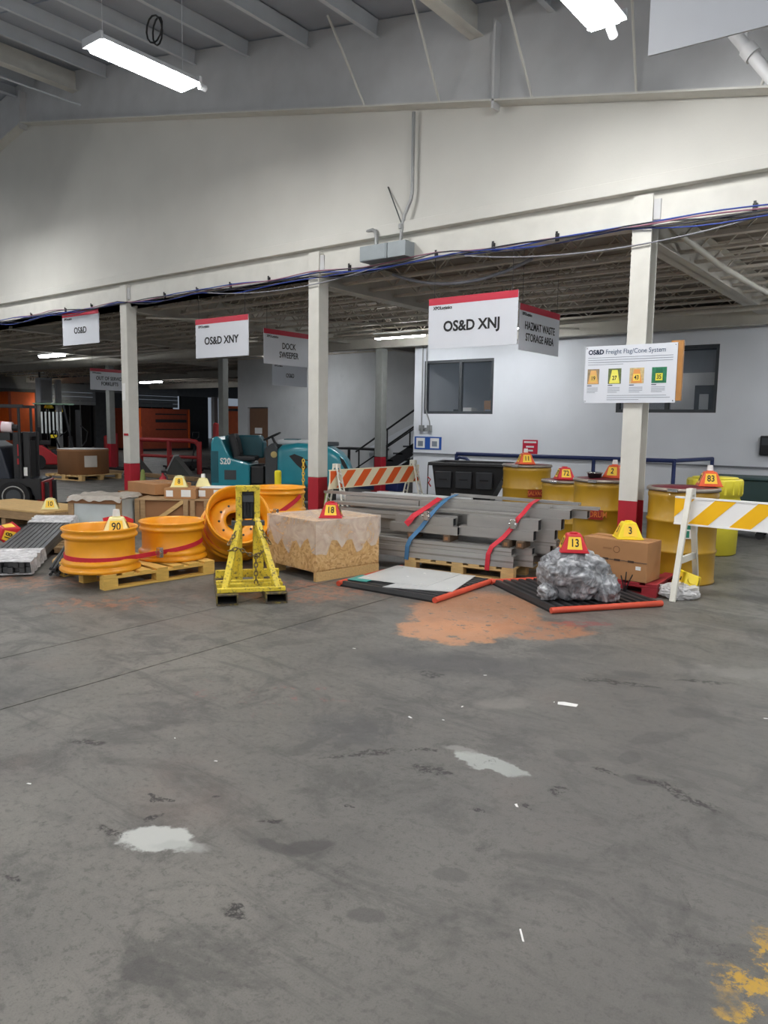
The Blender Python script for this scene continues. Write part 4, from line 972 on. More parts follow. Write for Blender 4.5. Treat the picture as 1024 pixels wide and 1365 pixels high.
channel(-1.36,-0.66,0.10,z-0.015,0.085,0.10,'upper short square tube with a visible open left end','tube')
channel(-0.52,0.26,0.15,z,0.115,0.13,'widest channel ending left of cone 13','tube')
channel(-1.9,0.44,0.36,z,0.115,0.13,'inner channel ending beside cone 13','tube')
channel(-2.3,-0.66,0.22,z,0.085,0.12,'left channel behind the blue strap')
channel(-2.2,0.30,0.52,z,0.115,0.13,'rear channel of the widest layer')
z = 0.644
channel(-2.3,0.05,0.22,z,0.035,0.11,'thin rail under the strap tops')
channel(-1.2,0.52,0.38,z,0.095,0.13,'channel poking out toward the drums','tube')
channel(-0.9,0.66,0.54,z,0.085,0.13,'channel poking out furthest toward the drum label','tube')
channel(-2.2,-1.22,0.40,z,0.09,0.10,'left rear channel of the upper stack','tube')
z = 0.741
channel(-2.55,0.30,0.40,z,0.03,0.09,'long thin rail on top of the stack at the front','flat',da=-0.02)
channel(-1.20,0.78,0.52,z,0.03,0.09,'long thin rail on top of the stack reaching the drum label','flat',da=0.04)
channel(-1.00,0.55,0.60,z+0.031,0.028,0.08,'pale thin rail crossing the top of the stack at a slant','flat',da=-0.12)
channel(-2.1,-0.85,0.56,z,0.028,0.06,'shiny narrow strip on top of the stack at the left back','flat',da=-0.05,m=ALU)
channel(-2.0,-0.70,0.68,z,0.028,0.06,'second shiny narrow strip on top of the stack at the left back','flat',da=-0.10,m=ALU)
def sp_(s, n, z): return (SO.x+s*math.cos(SD)-n*math.sin(SD), SO.y+s*math.sin(SD)+n*math.cos(SD), z)
strap('ratchet_strap',[sp_(-0.22,-0.012,0.10),sp_(-0.21,-0.014,0.27),sp_(-0.18,0.005,0.35),sp_(-0.08,0.08,0.45),sp_(0.0,0.12,0.56),sp_(0.05,0.14,0.65),sp_(0.08,0.21,0.70),sp_(0.10,0.38,0.78),sp_(0.08,0.70,0.80)],0.05,STRAPR,(1,0.1,0),'red ratchet strap over the right part of the steel channels',sp_(0.01,0.115,0.59))
strap('ratchet_strap',[sp_(-1.16,-0.012,0.12),sp_(-1.15,-0.014,0.27),sp_(-1.12,0.0,0.35),sp_(-1.02,0.06,0.48),sp_(-0.94,0.09,0.60),sp_(-0.90,0.20,0.69),sp_(-0.86,0.38,0.78),sp_(-0.88,0.70,0.80)],0.05,STRAPB,(1,0.1,0),'blue ratchet strap over the left part of the steel channels',sp_(-0.96,0.07,0.61))
strap('tie_strap',[sp_(-1.20,0.05,0.50),sp_(-1.12,0.07,0.60),sp_(-1.02,0.20,0.69),sp_(-0.95,0.38,0.78)],0.075,STRAPR,(1,0.1,0),'short red strap slanting down beside the blue strap')
# ------------------------------------------------------------------ OSB crate with film and cone 18
CR = -0.16
t = thing('osb_crate','OSB crate wrapped in clear film beside the yellow lifting tool','crate',(-5.42,5.98,0),CR)
SX, SY = 0.83, 0.86
MB().box(-SX/2,SX/2,-SY/2,-SY/2+0.015,0.10,0.60).build('side_panel', OSB, t); MB().box(-SX/2,SX/2,SY/2-0.015,SY/2,0.10,0.60).build('side_panel', OSB, t)
MB().box(SX/2-0.015,SX/2,-SY/2+0.015,SY/2-0.015,0.10,0.60).build('side_panel', OSB, t); MB().box(-SX/2,-SX/2+0.015,-SY/2+0.015,SY/2-0.015,0.10,0.60).build('side_panel', OSB, t)
MB().box(-SX/2-0.01,SX/2+0.01,-SY/2-0.01,SY/2+0.01,0.60,0.615).build('lid', OSB, t)
MB().box(-SX/2,SX/2,-SY/2,SY/2,0.095,0.11).build('floor_panel', OSB, t)
for yy in (-0.36,0.0,0.36): MB().box(-SX/2,-SX/2+0.12,yy-0.07,yy+0.07,0,0.095).build('skid', WOOD, t)
MB().box(SX/2-0.04,SX/2+0.004,-SY/2,SY/2,0,0.096).build('skid_rail', WOOD, t); 
fm = MB()
n = 14
def wob(i): return 0.34+0.07*math.sin(i*1.9)+0.05*math.sin(i*0.7+1)
ring = []
for i in range(n): ring.append((-SX/2-0.012+(SX+0.024)*i/(n-1), -SY/2-0.012, wob(i)))
for i in range(1,n): ring.append((SX/2+0.012, -SY/2-0.012+(SY+0.024)*i/(n-1), wob(i+n)))
vs = ring+[(x,yy,0.62) for x,yy,z in ring]; k = len(ring)
fm.add(vs,[(i,i+1,k+i+1,k+i) for i in range(k-1)])
fm.add([(-SX/2-0.012,-SY/2-0.012,0.62),(SX/2+0.012,-SY/2-0.012,0.62),(SX/2+0.012,SY/2+0.012,0.62),(-SX/2-0.012,SY/2+0.012,0.62)],[(0,1,2,3)])
fm.build('film_wrap', FILM, t)
number_cone('18',CONR,(-5.20,5.85,0.622),YAW+0.0,'red cone numbered 18 on the film wrapped crate',0.95)
# ------------------------------------------------------------------ yellow forklift lifting tool
t = thing('lifting_tool','worn yellow forklift lifting attachment with chain between rims and crate','lifting attachment',(-4.855,4.425,0),0.90)
for x in (-0.215,0.215):
    mb = MB()
    mb.box(x-0.095,x+0.095,0,1.0,0,0.012).box(x-0.095,x+0.095,0,1.0,0.085,0.097).box(x-0.095,x-0.083,0,1.0,0.012,0.085).box(x+0.083,x+0.095,0,1.0,0.012,0.085)
    mb.build('fork_pocket', mat('worn_pocket_paint',(150,132,60),0.6,var=0.15,dirt=(70,62,52),dirt_amt=0.55,dscale=11), t); MB().box(x-0.083,x+0.083,0.04,0.99,0.012,0.016).build('pocket_shade', DARK, t)  # dark sheet painting the shade inside the fork pocket
    sg = 1 if x > 0 else -1
    ax, ay, az = x+sg*0.02, 0.10, 0.097; bx_, by, bz = sg*0.075, 0.50, 0.70
    d = Vector((bx_-ax,by-ay,bz-az)); q = d.to_track_quat('Z','Y').to_matrix().to_4x4(); q.translation = (ax,ay,az)
    MB().box(-0.028,0.028,-0.025,0.025,0,d.length,M=q).build('slant_leg', TOOLY, t, 0.004)
    MB().box(x-sg*0.115-0.05,x-sg*0.115+0.05,0.60,0.63,0.097,0.52).build('back_plate', TOOLY, t)
for yy, z0_, z1_ in ((0.06,0.10,0.135),(0.28,0.10,0.13),(0.42,0.10,0.13),(0.62,0.12,0.19)): MB().box(-0.30,0.30,yy,yy+0.06,z0_,z1_).build('cross_bar', TOOLY, t, 0.003)
for s in (-1,1):
    MB().box(s*0.083-0.027,s*0.083+0.027,0.48,0.55,0.66,1.0).build('mast_side', TOOLY, t, 0.004)
    MB().box(s*0.07-0.02,s*0.07+0.02,0.56,0.60,0.10,0.72).build('upright', TOOLY, t, 0.003)
MB().box(-0.112,0.112,0.48,0.56,0.955,1.01).build('mast_cap', TOOLY, t, 0.004)
MB().box(-0.054,0.054,0.50,0.55,0.70,0.95).build('jaw_housing', BLK, t); MB().box(-0.05,0.05,0.46,0.50,0.86,0.92).build('jaw_label', DGREY, t)
MB().cyl((-0.03,0.49,0.72),(-0.03,0.49,0.88),0.016).cyl((0.03,0.49,0.72),(0.03,0.49,0.88),0.016).build('jaw_spring', BLK, t)
MB().box(-0.15,0.15,0.46,0.56,0.64,0.68).build('mast_foot', DGREY, t)
CHN = mat('rusty_chain',(120,104,72),0.5,metal=0.4,var=0.3,scale=40)
link_me = MB().tube([(0.016*math.cos(a),0,0.026*math.sin(a)) for a in [i*2*PI/8 for i in range(8)]],0.006,5,closed=True).mesh('chain_link', CHN)
def chain(pts, parent):
    acc = 0.0; k = 0; P0 = [Vector(p) for p in pts]
    for i in range(len(P0)-1):
        d = P0[i+1]-P0[i]; L = d.length; s = (0.040-acc) if i else 0.0
        while s <= L:
            p = P0[i]+d*(s/L); o = link('chain_link', link_me, parent)
            m = d.to_track_quat('Z','Y').to_matrix().to_4x4() @ RZ(PI/2*(k%2)); m.translation = p; o.matrix_local = m; k += 1; s += 0.040
        acc = L-(s-0.040)
chain([(-0.17,0.30,0.44),(-0.10,0.27,0.46),(0.0,0.28,0.40),(0.06,0.30,0.38),(0.12,0.30,0.42),(0.17,0.31,0.44)], t)
chain([(0.055,0.285,0.38),(0.055,0.285,0.12)], t)
chain([(-0.18,0.33,0.50),(-0.12,0.40,0.58),(-0.10,0.44,0.64)], t); chain([(0.18,0.33,0.50),(0.13,0.40,0.58),(0.10,0.44,0.64)], t)
# ------------------------------------------------------------------ pallets with yellow rims
pallet((-6.72,4.54,0),PI/2-0.10,1.22,0.98,WOODY,'yellow toned pallet under the rims with cone 90')
pallet((-6.62,6.50,0),PI/2-0.10,1.10,0.95,WOOD,'pale pallet under the two stacked rims behind the lifting tool')
r = wheel_rim('yellow wheel rim lying flat with cone 90 in it'); r.location = (-6.66,4.08,0.144)
r = wheel_rim('yellow wheel rim lying flat on the right half of the front pallet',0.96); r.location = (-6.66,4.93,0.144); r.rotation_euler = (0,0,0.3)
r = wheel_rim('lower of the two stacked yellow rims behind the lifting tool'); r.location = (-6.50,6.36,0.144); r.scale = (0.9,0.9,0.82)
r = wheel_rim('upper of the two stacked yellow rims behind the lifting tool'); r.location = (-6.50,6.36,0.144+0.345); r.scale = (0.9,0.9,0.82)
AX = Vector((0.74,-0.40,0.54)).normalized()
for cpos, lb in (((-6.44,5.62,0.47),'front tilted yellow rim showing its bolt disc'),((-6.65,5.735,0.33),'rear tilted yellow rim leaning behind the front tilted one')):
    r = wheel_rim(lb); r.rotation_mode = 'QUATERNION'; r.rotation_quaternion = AX.to_track_quat('Z','Y'); r.location = Vector(cpos)-AX*0.2; r.scale.z = 0.65 if lb.startswith('rear') else 1.0
number_cone('90',CONC,(-6.62,4.24,0.463),YAW+0.3,'cream cone numbered 90 standing in the left flat rim',1.1,PAPER)
carton((-6.64,4.22,0.396),YAW,0.24,0.2,0.065,'small flat carton inside the left flat rim under cone 90')
def arc(cx, cy, rr, a0, a1, z0, z1, n=24): return [(cx+rr*math.cos(a0+(a1-a0)*i/n), cy+rr*math.sin(a0+(a1-a0)*i/n), z0+(z1-z0)*i/n) for i in range(n+1)]
strap('tie_strap', arc(-6.66,4.08,0.334,PI*0.95,PI*2.0,0.30,0.27)+arc(-6.66,4.93,0.326,PI*1.75,PI*2.2,0.26,0.34), 0.045, STRAPR, (0,0,1), 'red strap around the front of the two flat rims', (-6.28,4.50,0.29))
strap('tie_strap', arc(-6.50,6.36,0.318,PI*2.05,PI*1.55,0.74,0.42), 0.05, STRAPR, (0,0,1), 'red strap slanting across the two stacked rims', (-6.28,6.10,0.55))
strap('tie_strap', [tuple(Vector((-6.52,5.66,0.42))+Vector((AX.orthogonal().normalized()*math.cos(a)+AX.cross(AX.orthogonal().normalized())*math.sin(a)))*0.336) for a in [i*PI/12+0.2 for i in range(16)]],0.05,STRAPR,AX,'red strap wound around the tilted rims')
strap('tie_strap',[(-6.95,4.30,0.566),(-6.85,4.40,0.60),(-6.75,4.44,0.585),(-6.62,4.43,0.568)],0.06,STRAPR,(0,0,1),'loose red strap end over the back edge of the left flat rim')
# ------------------------------------------------------------------ pipe bundles at the left
def pipe_bundle(a, b, n, wid, h, label, wraps, m, sq=True, rows=1):
    a = Vector(a); b = Vector(b); d = (b-a); L = d.length; ang = math.atan2(d.y,d.x)
    t = thing('pipe_bundle', label, 'pipe bundle', a); t.rotation_euler = (0,-math.asin(d.z/L),ang)
    dx = wid/n
    for rr in range(rows):
        for i in range(n):
            yy = -wid/2+dx*(i+0.5); e = random.uniform(-0.06,0.06)
            mb = MB()
            if sq: mb.box(e,L+e,yy-dx*0.44,yy+dx*0.44,rr*h/rows,rr*h/rows+h/rows*0.95)
            else: mb.cyl((e,yy,(rr+0.5)*h/rows),(L+e,yy,(rr+0.5)*h/rows),dx*0.46,n=8)
            mb.build('pipe', m, t, 0.004 if sq else 0)
    for (s0,s1) in wraps:
        hh = h+0.012; pr = [(-wid/2-0.02,-0.005),(wid/2+0.02,-0.005),(wid/2+0.012,hh),(-wid/2-0.012,hh)]
        mb = MB(); K = 12; vs = []
        for j in range(K+1):
            x = s0+(s1-s0)*j/K
            for (p,q) in pr: vs.append((x, p*(1+0.05*math.sin(j*2.3+q*30)), q+0.012*math.sin(j*1.7+p*9)*(q > 0.01)))
        mb.add(vs,[(j*4+i,j*4+(i+1)%4,(j+1)*4+(i+1)%4,(j+1)*4+i) for j in range(K) for i in range(4)])
        mb.build('plastic_sleeve', FILMW, t)
    return t
PIPM = mat('dark_grey_pipe',(82,84,86),0.4,metal=0.3,var=0.12,scale=8)
pallet((-8.95,4.72,0),2.45,1.0,0.62,WOODO,'weathered pallet under the larger pipe bundle',5,0.088,False)
pipe_bundle((-7.66,3.62,0.03),(-9.80,5.36,0.155),9,0.50,0.12,'larger bundle of grey strips in plastic sleeves at the left edge',((-0.08,0.62),(2.2,2.8)),PIPM,True,2)
pipe_bundle((-7.15,3.93,0.02),(-8.75,5.15,0.16),6,0.22,0.10,'smaller bundle of dark pipes left of the rim with cone 90',(),mat('black_pipe',(58,60,62),0.4,metal=0.3,var=0.12),False,2)
tag(MB().box(-0.9,0.9,-0.045,0.045,0,0.06).build('timber_lath', WOOD, None, 0.004, (-8.20,4.66,0.06), (0,0,2.45)), 'pale timber lath between the two pipe bundles', 'timber')
number_cone('18',CONR,(-9.33,4.52,0.15),0,'red cone with two 18 stickers tipped over left of the pipe bundle',1.1,tilt=(1.25,0.2,-0.1))
# ------------------------------------------------------------------ wooden skid with cone 10
t = thing('wooden_skid','long wooden plank skid with cone 10 at the left edge','skid',(-11.35,5.75,0),0.16)
pl = MB().box(-1.0,1.0,-0.092,0.092,0,0.03).mesh('plank', WOOD)
for i in range(5): link('plank', pl, t, 0.004, (0,-0.38+0.19*i,0.25))
for yy in (-0.44,0.44): MB().box(-1.0,1.0,yy-0.02,yy+0.02,0.13,0.25).build('side_beam', WOODO, t, 0.004)
for x in (-0.85,0,0.85): MB().box(x-0.05,x+0.05,-0.42,0.42,0.0,0.13).build('cross_runner', WOODO, t, 0.004)
for s in (-1,1): MB().box(s*1.0-0.02,s*1.0+0.02,-0.46,0.46,0.13,0.25).build('end_beam', WOODO, t, 0.004)
number_cone('10',CONC,(-10.62,5.72,0.281),YAW+0.32,'cream cone numbered 10 on the plank skid',0.95,sticker=True)
# ------------------------------------------------------------------ crates and cartons before the left column
t = thing('wrapped_crate','pale crate draped in crumpled plastic behind the rim with cone 90','crate',(-9.66,6.02,0),YAW-0.12)
MB().box(-0.36,0.36,-0.30,0.30,0.10,0.50).build('body', mat('pale_glass_panel',(196,204,204),0.35,var=0.05), t, 0.01)
for s in (-1,1): MB().box(s*0.35-0.04,s*0.35+0.04,-0.32,-0.29,0.10,0.52).build('corner_batten', WOODO, t)
MB().box(-0.39,0.39,-0.325,-0.30,0.44,0.53).build('top_batten', CARDD, t); MB().box(-0.40,0.40,-0.32,0.32,0.0,0.10).build('skid_base', WOODO, t)
bm = bmesh.new(); bmesh.ops.create_grid(bm, x_segments=26, y_segments=20, size=1)
for v in bm.verts:
    x, yy = v.co.x*0.40, v.co.y*0.36; over = max(abs(x)-0.38, abs(yy)-0.33, 0)
    zz = 0.545+0.035*noise.noise(Vector((x*6,yy*6,1)))-over*(2.2+1.5*noise.noise(Vector((x*9,yy*9,4))))
    v.co = (x*(1-0.25*over), yy*(1-0.25*over), zz)
me = bpy.data.meshes.new('plastic_drape'); bm.to_mesh(me); bm.free(); me.materials.append(mat('grey_plastic_drape',(172,164,154),0.3,var=0.12,scale=12,bump=0.5,bscale=18)); link('plastic_drape', me, t)
t = thing('timber_crate','brown crate with timber frame and diagonal brace right of the draped crate','crate',(-9.10,6.85,0),YAW-0.02)
MB().box(-0.52,0.52,-0.28,0.28,0.0,0.46).build('carton_body', CARDD, t, 0.006)
for x in (-0.50,-0.42,0.20,0.30,0.50): MB().box(x-0.035,x+0.035,-0.315,-0.283,0,0.48).build('upright_batten', WOODO, t, 0.003)
MB().box(-0.53,0.53,-0.31,-0.283,0.0,0.07).build('bottom_batten', WOODO, t, 0.003); MB().box(-0.53,0.53,-0.312,0.283,0.462,0.482).build('top_board', WOODO, t, 0.003)
q = TR(-0.11,-0.30,0.26) @ RY(-0.62); MB().box(-0.34,0.34,-0.012,0.012,-0.028,0.028,M=q).build('diagonal_brace', WOOD, t)
carton((-10.05,7.05,0),YAW+0.5,0.9,0.5,0.50,'tall brown carton standing behind the draped crate',CARDD)
bxs = [((-9.78,7.02,0.502),YAW-0.75,0.80,0.62,0.16,'flat brown carton lying on the tall carton before the left column'),
       ((-9.02,6.92,0.484),YAW-0.05,0.46,0.50,0.15,'carton with white labels under cone 8'),
       ((-8.70,7.24,0.484),YAW-0.05,0.38,0.46,0.15,'carton with white top right of cone 8')]
for i,(lo,rz,sx,sy,sz,lb) in enumerate(bxs):
    b = carton(lo,rz,sx,sy,sz,lb)
    if i: 
        MB().box(-0.20,-0.10,-sy/2-0.003,-sy/2,0.03,0.12).build('white_label', PAPER, b); MB().box(0.02,0.16,-sy/2-0.003,-sy/2,0.03,0.13).build('white_label', PAPER, b)
    if i == 2: MB().box(-sx/2,sx/2,-sy/2,sy/2,sz+0.0016,sz+0.006).build('paper_sheet', PAPER, b)
number_cone('8',CONC,(-9.10,6.88,0.636),YAW+0.2,'cream cone numbered 8 on the labelled carton',0.98)
number_cone('',CONC,(-8.98,7.22,0.60),YAW+0.3,'cream cone with a white paper cup behind cone 8',0.95,PAPER,sticker=False)
# ------------------------------------------------------------------ round fibreboard drum on its pallet
pallet((-18.9,11.15,0),0.15,1.45,1.3,WOOD,'pale pallet under the round cardboard drum')
t = thing('fibre_drum','large round brown cardboard drum with a white label on a pallet','drum',(-18.9,11.15,0.146))
MB().lathe([(0,0),(0.65,0),(0.65,0.60),(0.66,0.61),(0.66,0.66),(0.63,0.665),(0,0.665)],48).build('shell', CARDD, t)
MB().lathe([(0,0.672),(0.64,0.672),(0.64,0.666),(0,0.666)],48).build('top_sheet', PAPER, t)
vs = []; a0 = PI*1.5+YAW+0.42
for i in range(9):
    a = a0+0.5*i/8; vs += [(0.663*math.cos(a),0.663*math.sin(a),0.2),(0.663*math.cos(a),0.663*math.sin(a),0.5)]
MB().add(vs,[(2*i,2*i+2,2*i+3,2*i+1) for i in range(8)]).build('paper_label', mat('drum_label_grey',(196,190,182),0.6,var=0.05), t)
# yellow bollard, chain on the middle column, green cone by the left column
t = thing('bollard','short yellow bollard between the stacked rims and the sweeper','bollard',(-8.55,8.35,0))
MB().cyl((0,0,0),(0,0,0.82),0.055,n=20).build('post', mat('bollard_yellow',(236,220,40),0.45,var=0.04), t); MB().lathe([(0.055,0.82),(0.045,0.84),(0,0.85)],20).build('cap', mat('bollard_yellow',(0,0,0)), t); MB().box(-0.1,0.1,-0.1,0.1,0,0.012).build('foot_plate', BLK, t)
t = thing('plastic_chain','yellow plastic chain hanging on the left side of the middle column','chain',(-7.53,7.86,0))
YCH = mat('yellow_chain',(226,190,60),0.5,var=0.05); lk = MB().tube([(0.018*math.cos(a),0,0.03*math.sin(a)) for a in [i*2*PI/8 for i in range(8)]],0.007,5,closed=True).mesh('chain_link', YCH)
for i in range(22): link('chain_link', lk, t, 0, (0,0,1.05-0.046*i), (0,0,PI/2*(i%2)+0.4))
MB().cyl((0.05,0.05,1.06),(-0.01,0.0,1.07),0.008,n=6).build('hook', BLK, t)
t = thing('traffic_cone','dull green cone at the foot of the left column','cone',(-11.70,8.05,0))
MB().lathe([(0,0.72),(0.03,0.71),(0.11,0.03),(0.0,0.03)],20).build('cone_body', mat('dull_green',(112,124,60),0.6,var=0.1), t); MB().box(-0.14,0.14,-0.14,0.14,0,0.03).build('base', BLK, t)
t = thing('traffic_cone','dull green cone at the foot of the middle column','cone',(-7.18,7.98,0))
MB().lathe([(0,0.62),(0.025,0.61),(0.09,0.03),(0.0,0.03)],20).build('cone_body', mat('dull_green',(0,0,0)), t); MB().box(-0.095,0.12,-0.12,0.12,0,0.03).build('base', BLK, t)
t = thing('fire_extinguisher','red fire extinguisher right of the left column','fire extinguisher',(-11.45,8.30,0))
MB().lathe([(0,0),(0.085,0.0),(0.09,0.02),(0.09,0.5),(0.06,0.58),(0.025,0.61),(0.025,0.66),(0,0.66)],20).build('cylinder', REDP, t); MB().box(-0.02,0.09,-0.02,0.02,0.66,0.70).build('handle', BLK, t); MB().tube([(0.03,0,0.64),(0.12,0,0.6),(0.12,0,0.35),(0.1,0,0.2)],0.012,6).build('hose', BLK, t)
# ------------------------------------------------------------------ teal ride-on floor sweeper
t = thing('floor_sweeper','teal ride-on floor sweeper marked S20 behind the middle column','floor sweeper',(-10.38,10.31,0),YAW)
rb = MB().prism([(-1.30,0.38),(-0.58,0.38),(-0.58,0.82),(-0.70,0.86),(-0.95,0.92),(-1.10,1.26),(-1.18,1.33),(-1.26,1.30),(-1.30,1.20)],-0.52,0.52,'y').build('rear_body', TEAL, t, 0.03)
MB().prism([(-1.20,0.9),(-0.42,0.9),(-0.42,1.20),(-0.50,1.34),(-1.14,1.34),(-1.20,1.28)],0.10,0.52,'y').build('rear_hood', TEALD, t, 0.03)
MB().box(-1.05,-0.83,-0.526,-0.52,0.52,0.70).build('vent_panel', DGREY, rb); MB().box(-1.30,-1.16,-0.527,-0.52,0.46,1.05).build('corner_panel', TEALD, rb)
text('S20',0.16,PAPER,rb,(-1.03,-0.524,0.86),sx=0.85,weight=0.004)
se = MB().box(-0.93,-0.50,-0.34,0.08,0.86,0.96).build('seat', BLK, t, 0.03)
MB().box(-0.07,0.07,-0.20,0.20,0.0,0.46,M=TR(-0.86,-0.13,0.92) @ RY(-0.22)).build('backrest', BLK, t, 0.04)
MB().box(-0.055,0.03,-0.16,0.16,0.06,0.40,M=TR(-0.80,-0.13,0.92) @ RY(-0.22)).build('back_cushion', RUB, t, 0.03)
MB().box(-0.58,-0.28,-0.50,0.50,0.34,0.44).build('footwell', BLK, t); MB().box(-0.57,-0.33,-0.46,0.46,0.44,0.78).build('step_box', BLK, t, 0.02)
MB().prism([(-0.30,0.34),(-0.06,0.34),(-0.06,1.12),(-0.16,1.22),(-0.30,1.12)],-0.48,0.48,'y').build('console', DGREY, t, 0.03)
MB().cyl((-0.14,-0.1,1.15),(-0.22,-0.1,1.32),0.025).build('steering_column', BLK, t)
MB().tube([(0.17*math.cos(a),0.17*math.sin(a),0) for a in [i*2*PI/20 for i in range(20)]],0.016,6,M=TR(-0.22,-0.1,1.33) @ RY(-0.45),closed=True).build('steering_wheel', BLK, t)
MB().cyl((-0.13,-0.49,1.0),(-0.13,-0.50,1.0),0.06,n=16).build('badge', mat('badge_gold',(190,170,110),0.4), t)
dome = []
for x,z in ((-0.08,0.38),(1.30,0.38),(1.33,0.52),(1.31,0.70),(1.24,0.88),(1.12,1.03),(0.94,1.14),(0.70,1.20),(0.30,1.22),(0.02,1.18),(-0.08,1.08)): dome.append((x,z))
hd = MB().prism(dome,-0.55,0.55,'y').build('front_hopper', TEAL, t); bv = hd.modifiers.new('bevel','BEVEL'); bv.width = 0.16; bv.segments = 6; bv.limit_method = 'ANGLE'; bv.angle_limit = math.radians(50)
for p_ in hd.data.polygons: p_.use_smooth = True
MB().prism([(0.16,0.98),(0.26,1.02),(0.42,0.96),(0.50,0.78),(0.44,0.70),(0.30,0.82)],-0.558,-0.552,'y').build('side_opening', BLK, hd)
MB().prism([(1.10,0.98),(1.18,0.92),(1.26,0.76),(1.22,0.72),(1.14,0.84)],-0.558,-0.552,'y').build('lamp_opening', BLK, hd)
MB().box(-0.1,0.62,-0.34,0.34,1.19,1.27).build('top_cover', mat('pale_grey_cover',(196,200,202),0.4,var=0.03), t, 0.03)
MB().box(0.02,0.30,-0.22,0.22,1.27,1.285).build('top_vent', TEALD, t); MB().box(0.80,1.05,-0.1,0.1,1.16,1.24).build('rear_light', DGREY, t, 0.02)
MB().box(-1.24,1.22,-0.50,0.50,0.14,0.40).build('skirt', BLK, t, 0.02)
MB().cyl((1.05,-0.62,0.24),(1.95,-0.62,0.24),0.09,n=14).build('bumper_roller', GIRD, t); MB().box(1.0,1.1,-0.66,-0.4,0.16,0.32).build('bumper_bracket', BLK, t)
for x,yy in ((-0.9,-0.46),(-0.9,0.46),(0.75,-0.05)): MB().cyl((x,yy-0.08,0.17),(x,yy+0.08,0.17),0.17,n=20).build('wheel', RUB, t)
# ------------------------------------------------------------------ black tilt hopper
t = thing('tilt_hopper','black plastic tilt truck hopper in front of the blue rail','dump cart',(-6.53,10.92,0),0.34)
hp = MB()
def frust(x0b,x1b,x0t,x1t,yb,yt,z0,z1):
    return [(x0b,-yb,z0),(x1b,-yb,z0),(x1b,yb,z0),(x0b,yb,z0),(x0t,-yt,z1),(x1t,-yt,z1),(x1t,yt,z1),(x0t,yt,z1)]
hp.add(frust(-0.52,0.30,-0.60,0.66,0.34,0.42,0.26,0.95),[(0,3,2,1),(0,1,5,4),(1,2,6,5),(2,3,7,6),(3,0,4,7)]); hp.build('tub', BLK, t)
rm_ = MB().box(-0.66,0.72,-0.47,-0.41,0.93,0.985).box(-0.66,0.72,0.41,0.47,0.93,0.985).box(-0.66,-0.59,-0.41,0.41,0.93,0.985).box(0.65,0.72,-0.41,0.41,0.93,0.985); rm_.build('rim', BLK, t, 0.012)
PAN = mat('hopper_rib_plastic',(44,47,52),0.45,var=0.12)
for i,x in enumerate((-0.40,-0.06,0.28)):
    MB().add([(x-0.13,-0.385,0.56),(x+0.13,-0.385,0.56),(x+0.14,-0.415,0.84),(x-0.14,-0.415,0.84),(x-0.13,-0.44,0.56),(x+0.13,-0.44,0.56),(x+0.14,-0.455,0.84),(x-0.14,-0.455,0.84)],[(0,3,2,1),(4,5,6,7),(0,1,5,4),(1,2,6,5),(2,3,7,6),(3,0,4,7)]).build('side_pocket', PAN, t, 0.012)
    MB().box(x-0.07,x+0.07,-0.462,-0.448,0.70,0.72).build('pocket_slot', DARK, t)
for s in (-0.42,0.42): MB().cyl((0.0,s-0.05,0.22),(0.0,s+0.05,0.22),0.22,n=22).build('wheel', RUB, t); MB().cyl((0,s-0.055,0.22),(0,s+0.055,0.22),0.09,n=14).build('hub', DGREY, t)
for yy in (-0.25,0.25): MB().cyl((0.5,yy-0.02,0.08),(0.5,yy+0.02,0.08),0.08,n=14).build('caster', RUB, t); MB().cyl((-0.5,yy,0.3),(0.6,yy,0.2),0.02).build('frame_tube', BLK, t)
MB().tube([(0.55,-0.3,0.72),(0.86,-0.3,0.74),(0.86,0.3,0.74),(0.55,0.3,0.72)],0.016).build('push_handle', BLK, t)
MB().cyl((-0.66,-0.44,0.95),(-0.66,-0.46,0.45),0.010,n=6).build('latch_rod', BLK, t); MB().tube([(-0.66,-0.47,0.74),(-0.61,-0.47,0.70),(-0.64,-0.47,0.64),(-0.60,-0.47,0.58)],0.012,6).build('latch_handle', REDF, t)
# ------------------------------------------------------------------ dark green carts at the right edge
def cart(loc, rz, sx, sy, h, m, label):
    t = thing('waste_cart', label, 'bin', loc, rz)
    b = MB(); b.add([(-sx*0.44,-sy*0.44,0.12),(sx*0.44,-sy*0.44,0.12),(sx*0.44,sy*0.44,0.12),(-sx*0.44,sy*0.44,0.12),(-sx/2,-sy/2,h),(sx/2,-sy/2,h),(sx/2,sy/2,h),(-sx/2,sy/2,h)],[(0,3,2,1),(4,5,6,7),(0,1,5,4),(1,2,6,5),(2,3,7,6),(3,0,4,7)]); b.build('tub', m, t, 0.02)
    MB().box(-sx/2-0.03,sx/2+0.03,-sy/2-0.03,sy/2+0.03,h,h+0.04).build('lid', m, t, 0.015)
    for x in (-0.35,0.35):
        for yy in (-0.35,0.35): MB().cyl((x*sx,yy*sy-0.02,0.06),(x*sx,yy*sy+0.02,0.06),0.06,n=12).build('caster', RUB, t)
cart((-2.62,12.15,0),0.1,0.95,0.7,0.86,GREENB,'dark green cart behind the pale yellow plastic drum')
cart((-1.55,12.05,0),0.05,0.9,0.7,0.70,mat('navy_cart',(44,54,72),0.55,var=0.08),'lower navy cart at the right edge beside the green cart')
